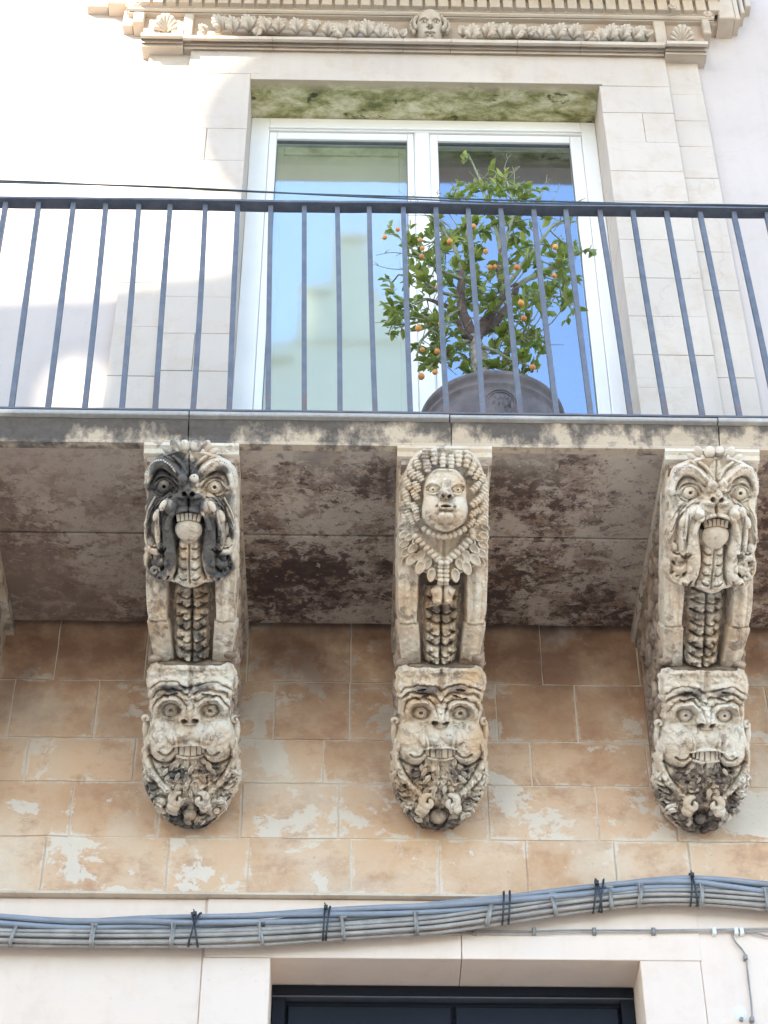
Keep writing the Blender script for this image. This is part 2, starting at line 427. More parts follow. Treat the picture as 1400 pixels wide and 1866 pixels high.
# masonry cores (behind everything that shows)
c = MB()
c.box(XL, XR, .0018, .30, ZB, WZ0 - .05)
part('wall_core', c, M['mortar'])
c = MB()
c.box(XL, WX0 - .002, 0, .30, WZ0 - .05, 11.0); c.box(WX1 + .002, XR, 0, .30, WZ0 - .05, 11.0)
c.box(WX0 - .002, WX1 + .002, .001, .30, WZ + .04, 11.0)
part('upper_wall', c, M['plaster_up'])
c = MB()
c.box(XL, DX0 - .001, .028, .30, 0, ZB - .002); c.box(DX1 + .001, XR, .028, .30, 0, ZB - .002)
c.box(DX0 - .001, DX1 + .001, .0285, .30, DZ + .03, ZB - .002)
part('lower_wall', c, M['plaster_low'])

# ochre blocks, one by one
rows = [(1120, 1245, [-160, -20, 105, 268, 452, 640, 820, 985, 1160, 1330, 1520, 1700]),
        (1245, 1350, [-230, -90, 20, 175, 345, 500, 637, 800, 905, 1050, 1190, 1400, 1580]),
        (1350, 1430, [-180, -60, 48, 245, 430, 590, 760, 968, 1180, 1360, 1560]),
        (1430, 1530, [-220, -50, 130, 290, 440, 617, 760, 890, 1088, 1230, 1420, 1640]),
        (1530, 1631, [-260, -80, 78, 305, 452, 640, 800, 960, 1122, 1258, 1450, 1660])]
zt = None
for r, (ya, yb, js) in enumerate(rows):
    z1 = ZY(ya, 0); z0 = ZY(yb, 0)
    while js[0] > -1200: js.insert(0, js[0] - random.randint(120, 205))
    while js[-1] < 2600: js.append(js[-1] + random.randint(120, 205))
    if r == 0: z1 = 5.866
    for a, b in zip(js, js[1:]):
        x0, x1 = P(a, (ya + yb) / 2, Y=0).x, P(b, (ya + yb) / 2, Y=0).x
        g = random.uniform(.0015, .003); d = random.uniform(-.0035, .0)
        n = 7; mb = MB()                     # a front sheet with worn, wavering edges and a chamfer
        def wob(k, s): return .0035 * mnoise.noise(Vector((k * .9, s * 3.1 + r * 7, a * .05)))
        ring = []
        for k in range(n): ring.append((x0 + g + (x1 - x0 - 2 * g) * k / (n - 1), z0 + g + wob(k, 1)))
        for k in range(1, 4): ring.append((x1 - g + wob(k, 2), z0 + g + (z1 - z0 - 2 * g) * k / 4))
        for k in range(n): ring.append((x1 - g - (x1 - x0 - 2 * g) * k / (n - 1), z1 - g + wob(k, 3)))
        for k in range(1, 4): ring.append((x0 + g + wob(k, 4), z1 - g - (z1 - z0 - 2 * g) * k / 4))
        m_ = len(ring); cx_, cz_ = (x0 + x1) / 2, (z0 + z1) / 2
        vs = [(x, .012, z) for x, z in ring] + [(x, d + .0012, z) for x, z in ring]
        vs += [(x + .0025 * (1 if x < cx_ else -1), d, z + .0025 * (1 if z < cz_ else -1)) for x, z in ring]
        fs = [(i, (i + 1) % m_, m_ + (i + 1) % m_, m_ + i) for i in range(m_)] + [(m_ + i, m_ + (i + 1) % m_, 2 * m_ + (i + 1) % m_, 2 * m_ + i) for i in range(m_)]
        q_ = .022
        vs += [(min(max(x, x0 + q_ + .006 * math.sin(i * 2.1)), x1 - q_ - .006 * math.sin(i * 1.7)), d, min(max(z, z0 + q_ * 1.1 + .006 * math.sin(i * 1.3)), z1 - q_ - .006 * math.sin(i * 2.9))) for i, (x, z) in enumerate(ring)]
        fs += [(2 * m_ + i, 2 * m_ + (i + 1) % m_, 3 * m_ + (i + 1) % m_, 3 * m_ + i) for i in range(m_)]
        fs.append(tuple(3 * m_ + i for i in range(m_)))
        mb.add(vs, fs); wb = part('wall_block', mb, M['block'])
        at = wb.data.attributes.new('lime', 'FLOAT', 'POINT'); at.data.foreach_set('value', [1.0] * (3 * m_) + [0.0] * m_)
# thin drip ledge at the foot of the blocks
part('wall_ledge', MB().prof([(.03, ZB - .006), (-.006, ZB - .006), (-.008, ZB + .001), (.03, ZB + .001)], XL, XR), M['mortar'])

# small wall fixings: mortar knob and dark gaps beside the corbels
part('mortar_knob', MB().lathe([(0, -.012), (.014, -.009), (.018, 0)], 10, Tm(*P(932, 1242, Y=0)) @ Rx(-PI / 2) @ Sm(1, 1, -1)), M['mortar'])

# lower wall: door surround of large smooth stones
sur = part('street_door_surround', MB().box(P(376, 1690, Y=.02).x, P(840, 1690, Y=.02).x - .0012, .018, .30, DZ, ZB - .008, .002), M['plaster_low'])
part('lintel_stone', MB().box(P(840, 1690, Y=.02).x + .0012, P(1272, 1690, Y=.02).x, .018, .30, DZ, ZB - .008, .002), M['plaster_low'], sur)
jx0, jx1 = P(370, 1745, Y=.02).x, P(1275, 1745, Y=.02).x
for k in range(5):
    z1 = DZ - .002 - k * .9; z0 = z1 - .898
    part('jamb_stone', MB().box(jx0, DX0, .017, .30, max(z0, 0), z1, .002), M['plaster_low'], sur)
    part('jamb_stone', MB().box(DX1, jx1, .017, .30, max(z0, 0), z1, .002), M['plaster_low'], sur)
# panels of plaster left and right of the surround
part('plaster_panel', MB().box(XL, jx0 - .004, .0225, .03, 1.2, ZB - .012), M['plaster_low'])
part('plaster_panel', MB().box(jx1 + .003, XR, .0225, .03, 1.2, ZB - .012), M['plaster_low'])
# dark street door behind it
yd = .20
dz = P(700, 1797, Z=DZ)
sd = part('street_door', MB().box(DX0 + .001, DX1 - .001, yd + .03, yd + .05, 0, DZ - .001), M['navy'])
part('door_frame', MB().box(DX0 + .002, DX1 - .002, yd - .01, yd + .03, DZ - .035, DZ - .002, .003), M['navy'], sd)
part('door_strip', MB().box(DX0 + .002, DX1 - .002, yd - .004, yd + .03, DZ - .041, DZ - .036), M['navytrim'], sd)
part('door_frame', MB().box(DX0 + .002, DX0 + .045, yd - .002, yd + .03, .02, DZ - .042, .003), M['navy'], sd)
part('door_frame', MB().box(DX1 - .045, DX1 - .002, yd - .002, yd + .03, .02, DZ - .042, .003), M['navy'], sd)
part('door_panel', MB().box(DX0 + .05, (DX0 + DX1) / 2 - .004, yd + .008, yd + .03, .05, DZ - .062, .006), M['navy'], sd)
part('door_panel', MB().box((DX0 + DX1) / 2 + .004, DX1 - .05, yd + .008, yd + .03, .05, DZ - .062, .006), M['navy'], sd)
part('patch_of_filler', MB().lathe([(0, .006), (.012, .005), (.019, .001), (.021, 0)], 11, Tm(*P(1349, 1846, Y=.022)) @ Rx(PI / 2) @ Sm(1, 1.25, 1)), M['lamp_white'])
part('patch_of_filler', MB().lathe([(0, .012), (.006, .01), (.007, 0)], 8, Tm(*P(1351, 1859, Y=.02)) @ Rx(PI / 2)), M['clip'])

# ---- upper door surround
us = part('window_surround', MB().box(P(440, 100, Y=-.05).x + .05, P(1105, 100, Y=-.05).x, -.05, .20, WZ, ZY(95, -.05), .002), M['ashlar'])
def stone(x0, x1, y0, z0, z1, name='jamb_stone', mat='ashlar', y1=.22):
    g = .0008; d = random.uniform(-.0015, .0015)
    return part(name, MB().box(x0 + g, x1 - g, y0 + d, y1, z0 + g, z1 - g, .0016, jit=.0008), M[mat], us)
ZT = ZY(95, -.05)
# inner jambs: stones at measured joints
xi0, xi1 = P(331, 250, Y=-.05).x, P(1236, 250, Y=-.05).x        # outer edge of the inner jamb
xo0, xo1 = P(252, 250, Y=-.03).x, P(1297, 250, Y=-.03).x        # outer edge of the outer strip
jl = [92, 138, 238, 296, 352, 430, 545, 612, 680, 760]
jr = [92, 150, 198, 252, 305, 360, 430, 500, 570, 640, 700, 760]
for a, b in zip(jl, jl[1:]):
    z1, z0 = ZY(a, -.05), ZY(b, -.05)
    if a == 92: stone(xi0, WX0 + .05, -.05, z0, ZT); continue
    if a in (238, 430, 612): 
        xm = xi0 + (WX0 - xi0) * random.uniform(.35, .6); stone(xi0, xm, -.05, z0, z1); stone(xm, WX0, -.05, z0, z1)
    else: stone(xi0, WX0, -.05, z0, z1)
for a, b in zip(jr, jr[1:]):
    z1, z0 = ZY(a, -.05), ZY(b, -.05)
    if a == 92: stone(WX1 + .012, xi1, -.05, z0, ZT); continue
    if a == 198: xm = WX1 + (xi1 - WX1) * .55; stone(WX1, xm, -.05, z0, z1); stone(xm, xi1, -.05, z0, z1)
    else: stone(WX1, xi1, -.05, z0, z1)
ol = [92, 150, 215, 300, 372, 450, 520, 600, 690, 760]
orr = [110, 163, 211, 258, 316, 380, 450, 520, 600, 680, 760]
for a, b in zip(ol, ol[1:]): stone(xo0, xi0, -.028, ZY(b, -.03), ZY(a, -.03) if a > 92 else ZT)
for a, b in zip(orr, orr[1:]): stone(xi1, xo1, -.028, ZY(b, -.03), ZY(a, -.03) if a > 110 else ZT)
# mossy underside of the lintel: its own thin stone, recess toward the frame
part('lintel_underside', MB().prof([(-.048, WZ), (.20, WZ - .001), (.20, WZ + .003), (-.048, WZ + .003)], WX0 + .001, WX1 - .001), M['mould'], us)
for i in range(3):
    pass
# architrave moulding with joints
def yz(y, Y, x=700): return (Y, ZY(y, Y, x))
mp = [yz(95.5, -.052), yz(93.5, -.066), yz(88, -.066), yz(87, -.078), yz(80, -.078), yz(78.5, -.105), yz(74, -.118), yz(69, -.118), yz(67, -.10)]
ztop = mp[-2][1]
mp = mp[:-1] + [(-.112, ztop + .004), (.0, ztop + .012), (.0, mp[0][1])]
mx = [P(x, 80, Y=-.1).x for x in (333, 497, 616, 735, 822, 943, 1058, 1212)]
for a, b in zip(mx, mx[1:]): part('moulding_stone', MB().prof(mp, a + .0012, b - .0012, seg=5, wob=.004), M['ashlar_warm'], us)
def shifted(pr, dy, dz): return [((y + dy if y < -.03 else y), z + dz) for y, z in pr]
for a, b in ((257, 332.5), (1212.5, 1287)):
    part('moulding_end', MB().prof(shifted(mp, -.018, -.012), P(a, 80, Y=-.1).x, P(b, 80, Y=-.1).x, seg=2, wob=.003), M['ashlar_warm'], us)
# frieze ground and the courses above it
ZF0 = ztop; ZF1 = ZY(38, -.058)
fx0, fx1 = P(262, 50, Y=-.06).x, P(1280, 50, Y=-.06).x
part('frieze_panel', MB().box(fx0, fx1, -.058, .1, ZF0, ZF1 + .002), M['frieze_ground'], us)
part('frieze_block', MB().box(P(335, 50, Y=-.07).x, P(352, 50, Y=-.07).x, -.09, -.058, ZF0, ZF1 - .01, .004), M['ashlar_warm'], us)
part('frieze_block', MB().box(P(1190, 50, Y=-.07).x, P(1211, 50, Y=-.07).x, -.09, -.058, ZF0, ZF1 - .01, .004), M['ashlar_warm'], us)
z1 = ZF1
zd = ZY(19, -.10)
cor = [(-.04, z1), (-.082, z1), (-.082, z1 + .012), (-.088, z1 + .016), (-.088, zd - .018), (-.098, zd - .012), (-.098, zd), (-.04, zd)]
part('cornice_band', MB().prof(cor, P(232, 20, Y=-.1).x, P(1300, 20, Y=-.1).x, seg=14, wob=.003), M['ashlar_warm'], us)
part('cornice_ground', MB().box(P(228, 10, Y=-.12).x, P(1302, 10, Y=-.12).x, -.102, .1, zd + .0005, zd + .10), M['ashlar_warm'], us)
dent = MB().box(-.0235, .0235, -.028, 0, 0, .085, .002)
dme = dent.mesh('dentil', M['ashlar_warm'])
x = P(262, 5, Y=-.15).x; x_end = P(1310, 5, Y=-.15).x; first = True
while x < x_end:
    sc_ = random.uniform(.95, 1.04)
    link('dentil', dme, us, Tm(*(Vector((x, -.10, zd + .004 + random.uniform(-.0015, .0015))) - world_loc(us))) @ Sm(sc_, 1, 1))
    x += .0615
zc = zd + .088
co2 = [(0, zc), (-.16, zc), (-.16, zc + .02), (-.20, zc + .03), (-.22, zc + .05), (-.66, zc + .06), (-.66, zc + .13), (-.70, zc + .16), (-.70, zc + .2), (0, zc + .21)]
part('cornice_top', MB().prof(co2, P(225, 5, Y=-.2).x, P(1322, 5, Y=-.2).x, seg=10, wob=.004), M['ashlar_warm'], us)
# stepped returns where the cornice meets the wall on both sides
for (a, b, y0, yb, h) in ((158, 196, -.05, 10, .2), (196.5, 229, -.08, 4, .2), (223, 241, -.055, 45, .12), (241.5, 262, -.085, 38, .12),
                          (1283, 1297, -.09, 59, .16), (1297.5, 1311, -.07, 44, .2), (1311.5, 1340, -.12, 31, .2), (1340.5, 1350, -.10, 33, .2), (1350.5, 1358, -.08, 22, .2), (1358.5, 1369, -.06, 10, .2)):
    p0, p1 = P(a, yb, Y=y0), P(b, yb, Y=y0)
    part('cornice_return', MB().box(p0.x, p1.x, y0, .05, p0.z, p0.z + h, .005), M['ashlar_warm'], us)

# ---- balcony window: frame, sashes, panes
YW = .165
def fx(px, py, Y): return P(px, py, Y=Y).x
wz = lambda py, Y, x=760: P(x, py, Y=Y).z
win = part('balcony_window', MB().box(WX0, fx(487, 300, YW), YW, YW + .07, WZ0, WZ - .004, .003), M['white'])
ftop = wz(240, YW)
def wbar(name, x0, x1, z0, z1, y0=YW, y1=YW + .07, mat='white', ch=.003): return part(name, MB().box(x0, x1, y0, y1, z0, z1, ch), M[mat], win)
fxl, fxr = fx(487, 300, YW), fx(1066, 300, YW)
wbar('frame', fxr, WX1, WZ0, WZ - .004)
wbar('frame', fxl + .0005, fxr - .0005, ftop, WZ - .004)
wbar('frame_lip', fxl, fxr, ftop + .006, ftop + .018, YW - .012, YW)
# sash stiles: glass left pane 500-743, right pane 800-1042
gl = [(fx(502, 300, YW + .02), fx(743, 300, YW + .02)), (fx(799, 300, YW + .02), fx(1043, 300, YW + .02))]
gtop = wz(258, YW + .02)
ym = YW + .012
xm0, xm1 = fx(756, 300, ym), fx(784, 300, ym)
wbar('sash_stile', fxl + .001, gl[0][0], WZ0, ftop - .001, ym, ym + .06)
wbar('sash_stile', gl[0][1], xm0 - .001, WZ0, ftop - .001, ym, ym + .06)
wbar('sash_stile', xm1 + .001, gl[1][0], WZ0, ftop - .001, ym, ym + .06)
wbar('sash_stile', gl[1][1], fxr - .001, WZ0, ftop - .001, ym, ym + .06)
wbar('sash_rail', gl[0][0] + .0005, gl[0][1] - .0005, gtop, ftop - .001, ym, ym + .06)
wbar('sash_rail', gl[1][0] + .0005, gl[1][1] - .0005, gtop, ftop - .001, ym, ym + .06)
wbar('sash_rail', gl[0][0] + .0005, gl[0][1] - .0005, WZ0, WZ0 + .12, ym, ym + .06)
wbar('sash_rail', gl[1][0] + .0005, gl[1][1] - .0005, WZ0, WZ0 + .12, ym, ym + .06)
wbar('cover_bead', xm0, xm1, WZ0, ftop - .001, ym - .014, ym + .02, ch=.008)
for a, b in gl:
    wbar('glazing_gasket', a, b, gtop - .004, gtop - .0005, ym + .012, ym + .03, 'gasket', 0)
    wbar('glazing_gasket', a, a + .0035, WZ0 + .12, gtop - .004, ym + .012, ym + .03, 'gasket', 0)
    wbar('glazing_gasket', b - .0035, b, WZ0 + .12, gtop - .004, ym + .012, ym + .03, 'gasket', 0)
    part('pane', MB().box(a + .0005, b - .0005, ym + .020, ym + .024, WZ0 + .12, gtop), M['glass'], win)
# pale inner shutter leaf behind the left pane, with a raised frame
sx0, sx1 = gl[0][0] - .02, gl[0][1] + .015; ysh = YW + .055
part('inner_shutter', MB().box(sx0, sx1, ysh, ysh + .02, WZ0, gtop - .012), M['blind'], win)
for (a, b, z0, z1) in ((sx0, sx0 + .055, WZ0, gtop - .013), (sx1 - .055, sx1, WZ0, gtop - .013), (sx0 + .0555, sx1 - .0555, gtop - .075, gtop - .013)):
    part('inner_shutter_rail', MB().box(a, b, ysh - .007, ysh, z0, z1, .004), M['blind'], win)
rm = MB()
rm.box(-1.6, 2.2, 2.6, 2.65, 5.9, 9.4); rm.box(-1.65, -1.6, .3, 2.65, 5.9, 9.4); rm.box(2.2, 2.25, .3, 2.65, 5.9, 9.4)
rm.box(-1.6, 2.2, .3, 2.6, 9.35, 9.4); rm.box(-1.6, 2.2, .3, 2.6, 5.9, 5.95)
part('room_behind_window', rm, M['room'])

# ------------------------------------------------------------------ building across the street (stepped part seen in panes; rest added, blocks sun)
def sunmap(px, py, Yo=-9.0):
    w = P(px, py, Y=-.03); t = (w.y - Yo) / -SUND.y
    q = w + SUND * t; return (q.x, q.z)
out = [(-26, 0), (-26, sunmap(-900, 540)[1])] + [sunmap(x, y) for x, y in
      [(-700, 545), (0, 520), (120, 516), (250, 510), (370, 500), (412, 492), (436, 465), (446, 425), (432, 385), (400, 345), (368, 300), (352, 250), (356, 200), (380, 155), (420, 118), (470, 88), (540, 62), (640, 40), (760, 10), (900, -60), (1100, -130), (2150, -260)]]  # added outline, shaped so its shadow follows the shade edge on the wall
xr = out[-1][0]
out += [(xr, 5.2), (-1.65, 5.2), (-1.65, 16.95), (-1.3, 17.15), (-.65, 17.3), (-.65, 18.1), (-.26, 18.3), (-.26, 18.95), (.12, 19.0), (.2, 18.3), (.5, 17.5), (.62, 17.3), (.62, 5.0), (22, 5.0), (22, 0)]
def blob(px, py, rx, ry, n=14): return [sunmap(px + rx * math.cos(2 * PI * k / n), py + ry * math.sin(2 * PI * k / n)) for k in range(n)]
holes = [blob(70, 675, 95, 92), blob(258, 700, 42, 66), blob(425, 640, 36, 44), blob(330, 735, 22, 22)]  # unseen openings, added so pools of sun fall on the wall
cu = bpy.data.curves.new('opp', 'CURVE'); cu.dimensions = '2D'; cu.fill_mode = 'BOTH'; cu.extrude = .12
for pts in [out] + holes:
    s_ = cu.splines.new('POLY'); s_.points.add(len(pts) - 1); s_.use_cyclic_u = True
    for q, (a, b) in zip(s_.points, pts): q.co = (a, b, 0, 1)
co_ = bpy.data.objects.new('tmp', cu); COL.objects.link(co_)
bpy.context.view_layer.update()
me = bpy.data.meshes.new_from_object(co_.evaluated_get(bpy.context.evaluated_depsgraph_get()))
bpy.data.objects.remove(co_)
for v in me.vertices: v.co = Vector((v.co.x, -9.12 - v.co.z, v.co.y))
me.materials.clear(); me.materials.append(M['opp'])
opp = meta(bpy.data.objects.new('opposite_building_and_blocker', me), 'cream stepped building across the street with added unseen wall, pierced to shape the sun', 'building'); COL.objects.link(opp)
ob = MB()
ob.box(-1.7, -.655, -8.99, -8.90, 16.86, 16.93, .01); ob.box(-.68, -.265, -8.99, -8.91, 17.98, 18.06, .01); ob.box(-.29, .17, -8.99, -8.9, 18.82, 18.9, .01); ob.box(-.64, .66, -8.995, -8.95, 17.2, 17.25, .01)
ob.build('cornice', M['opp'], opp)
MB().box(.7, 21.5, -9.05, -8.98, 4.8, 4.95, .01).build('cornice', M['opp'], opp)

# ------------------------------------------------------------------ balcony
bal = empty('balcony', (0, YF, ZS), 'stone balcony floor with blackened edge moulding carried by carved corbels', 'balcony')
BX = [(-3.0, P(-130, 800, Y=-.95).x), ]
# soffit slabs: two rows, joints under the corbels
yj = P(700, 979, Z=ZS).y
cxs = [P(a, 840, Y=YF).x for a in (-121, 346.6, 811.3, 1301, 1770)]
ends = [-2.6] + cxs + [2.9]
for a, b in zip(ends, ends[1:]):
    for (y0, y1) in ((YF + .006, yj - .0015), (yj + .0015, -.034)):
        dz_ = random.uniform(0, .003)
        n = 8; vs = []; fs = []
        for k in range(n + 1):
            xx = a + .001 + (b - a - .002) * k / n
            w0 = .002 * mnoise.noise(Vector((xx * 12, y0 * 5, 1))); w1 = .004 * mnoise.noise(Vector((xx * 9, y1 * 5, 4)))
            vs += [(xx, y0 + w0, ZS + .06), (xx, y0 + w0, ZS + dz_ + .003), (xx, y0 + .004 + w0, ZS + dz_), (xx, y1 - .006 + w1, ZS + dz_), (xx, y1 + w1, ZS + dz_ + .005), (xx, y1 + w1, ZS + .06)]
        for k in range(n):
            for i in range(5): fs.append((6 * k + i, 6 * k + i + 1, 6 * k + 7 + i, 6 * k + 6 + i))
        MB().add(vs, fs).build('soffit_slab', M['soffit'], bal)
MB().box(-2.6, 2.9, YF + .012, -.001, ZS + .055, ZS + .12).build('floor_core', M['joint_dark'], bal)
# edge moulding: a cyma under a projecting grey slab
e0 = ZY(812, YF); 
ep = [(YF + .03, ZS + .0), (YF, ZS), (YF - .002, ZS + .008), (YF + .001, ZS + .014), (YF - .006, ZS + .03), (YF - .018, ZS + .055), (YF - .026, ZS + .075), (YF - .028, ZS + .093), (YF - .022, ZS + .10), (YF - .022, ZY(770, YF - .022)), (YF + .03, ZY(770, YF - .022))]
zt0 = ep[-2][1]
mj = [-2.6, P(-160, 790, Y=YF).x, P(344, 790, Y=YF).x, P(822, 790, Y=YF).x, P(1308, 790, Y=YF).x, 2.0, 2.9]
for a, b in zip(mj, mj[1:]):
    MB().prof(ep, a + .002, b - .002, seg=24, wob=.0035).build('edge_moulding', M['edge'], bal)
YT = YF - .047
zt1 = ZY(752, YT)
tj = [-2.6, P(-420, 760, Y=YT).x, P(344, 760, Y=YT).x, P(820, 760, Y=YT).x, P(1308, 760, Y=YT).x, 2.2, 2.9]
for k, (a, b) in enumerate(zip(tj, tj[1:])):
    h = .0 if k != 3 else -.002
    MB().prof([(.0, zt0 + .001), (YT + .003, zt0 + .001), (YT, zt0 + .004), (YT, zt1 - .004 + h), (YT + .004, zt1 + h), (.0, zt1 + h)], a + .002, b - .002, seg=20, wob=.003).build('top_slab', M['topslab'], bal)
ZFL = zt1

# ------------------------------------------------------------------ railing
rail = empty('balcony_railing', (0, YR, ZFL), 'dark grey iron railing of plain square bars along the balcony edge', 'railing')
ztr = ZY(378, YR)
tops = [-50, 12, 72, 135, 194, 254, 311, 375, 434, 494, 555, 615, 673, 735, 794, 853, 912, 972, 1030, 1092, 1152, 1213, 1274, 1335, 1395, 1456, 1518]
bots = [-115, -48, 20.5, 87, 154, 222, 283, 352, 418, 489, 555, 620, 684, 748, 814, 880, 948, 1014, 1076, 1148, 1212, 1279, 1346, 1414, 1482, 1550, 1618]
for k in range(10): tops.append(tops[-1] + 61); bots.append(bots[-1] + 68); tops.insert(0, tops[0] - 61); bots.insert(0, bots[0] - 67.5)
for tx, bx in zip(tops, bots):
    a = P(bx, 747, Y=YR); b = P(tx, 372 + .010 * (tx - 700), Y=YR)
    z0, z1 = ZFL + .006, ztr - .004
    w = .0085
    bow = random.uniform(-.003, .003); ys = random.uniform(-.002, .002)
    pts = []
    for k in range(6):
        f = k / 5; pts.append((a.x + (b.x - a.x) * f + bow * math.sin(PI * f), YR + ys, z0 + (z1 - z0) * f))
    vs = []; fs = []
    for (x, y, z) in pts: vs += [(x - w, y - w, z), (x + w, y - w, z), (x + w, y + w, z), (x - w, y + w, z)]
    for k in range(5):
        for i in range(4): fs.append((4 * k + i, 4 * k + (i + 1) % 4, 4 * k + 4 + (i + 1) % 4, 4 * k + 4 + i))
    MB().add(vs, fs).build('bar', M['iron'], rail)
xs = [P(t, 375, Y=YR).x for t in (-720, 2220)]
tr = MB(); n = 60; vs = []; fs = []
for k in range(n + 1):
    x = xs[0] + (xs[1] - xs[0]) * k / n
    zc_ = ztr + .004 * mnoise.noise(Vector((x * 2.2, 0, 0))) + .002 * mnoise.noise(Vector((x * 9, 5, 0)))
    vs += [(x, YR - .024, zc_ - .004), (x, YR + .024, zc_ - .004), (x, YR + .024, zc_ + .006), (x, YR - .024, zc_ + .006)]
for k in range(n):
    for i in range(4): fs.append((4 * k + i, 4 * k + (i + 1) % 4, 4 * k + 4 + (i + 1) % 4, 4 * k + 4 + i))
tr.add(vs, fs).build('top_rail', M['iron'], rail)
MB().box(xs[0], xs[1], YR - .014, YR + .02, ZFL + .001, ZFL + .009, .001).build('bottom_rail', M['iron'], rail)

# ------------------------------------------------------------------ carved corbels
K = 1 / 563.0
SD = Vector((0, .742, -.670)); ND = Vector((0, -.670, -.742))
# local carving space: x right, y up along the slanted front (0 at the top, negative below), z outwards; units of 1/563 m
MBS = Matrix(((K, 0, 0, 0), (0, -SD.y * K, ND.y * K, 0), (0, -SD.z * K, ND.z * K, 0), (0, 0, 0, 1)))

def vnoise(x, y, s, seed):
    r = np.random.RandomState(seed); g = r.rand(64, 64)
    X = x / s + 31.7; Y = y / s + 17.3
    xi = np.floor(X).astype(int); yi = np.floor(Y).astype(int); fx_ = X - xi; fy_ = Y - yi
    fx_ = fx_ * fx_ * (3 - 2 * fx_); fy_ = fy_ * fy_ * (3 - 2 * fy_)
    a = g[xi % 64, yi % 64]; b = g[(xi + 1) % 64, yi % 64]; c_ = g[xi % 64, (yi + 1) % 64]; d = g[(xi + 1) % 64, (yi + 1) % 64]
    return (a * (1 - fx_) + b * fx_) * (1 - fy_) + (c_ * (1 - fx_) + d * fx_) * fy_ - .5

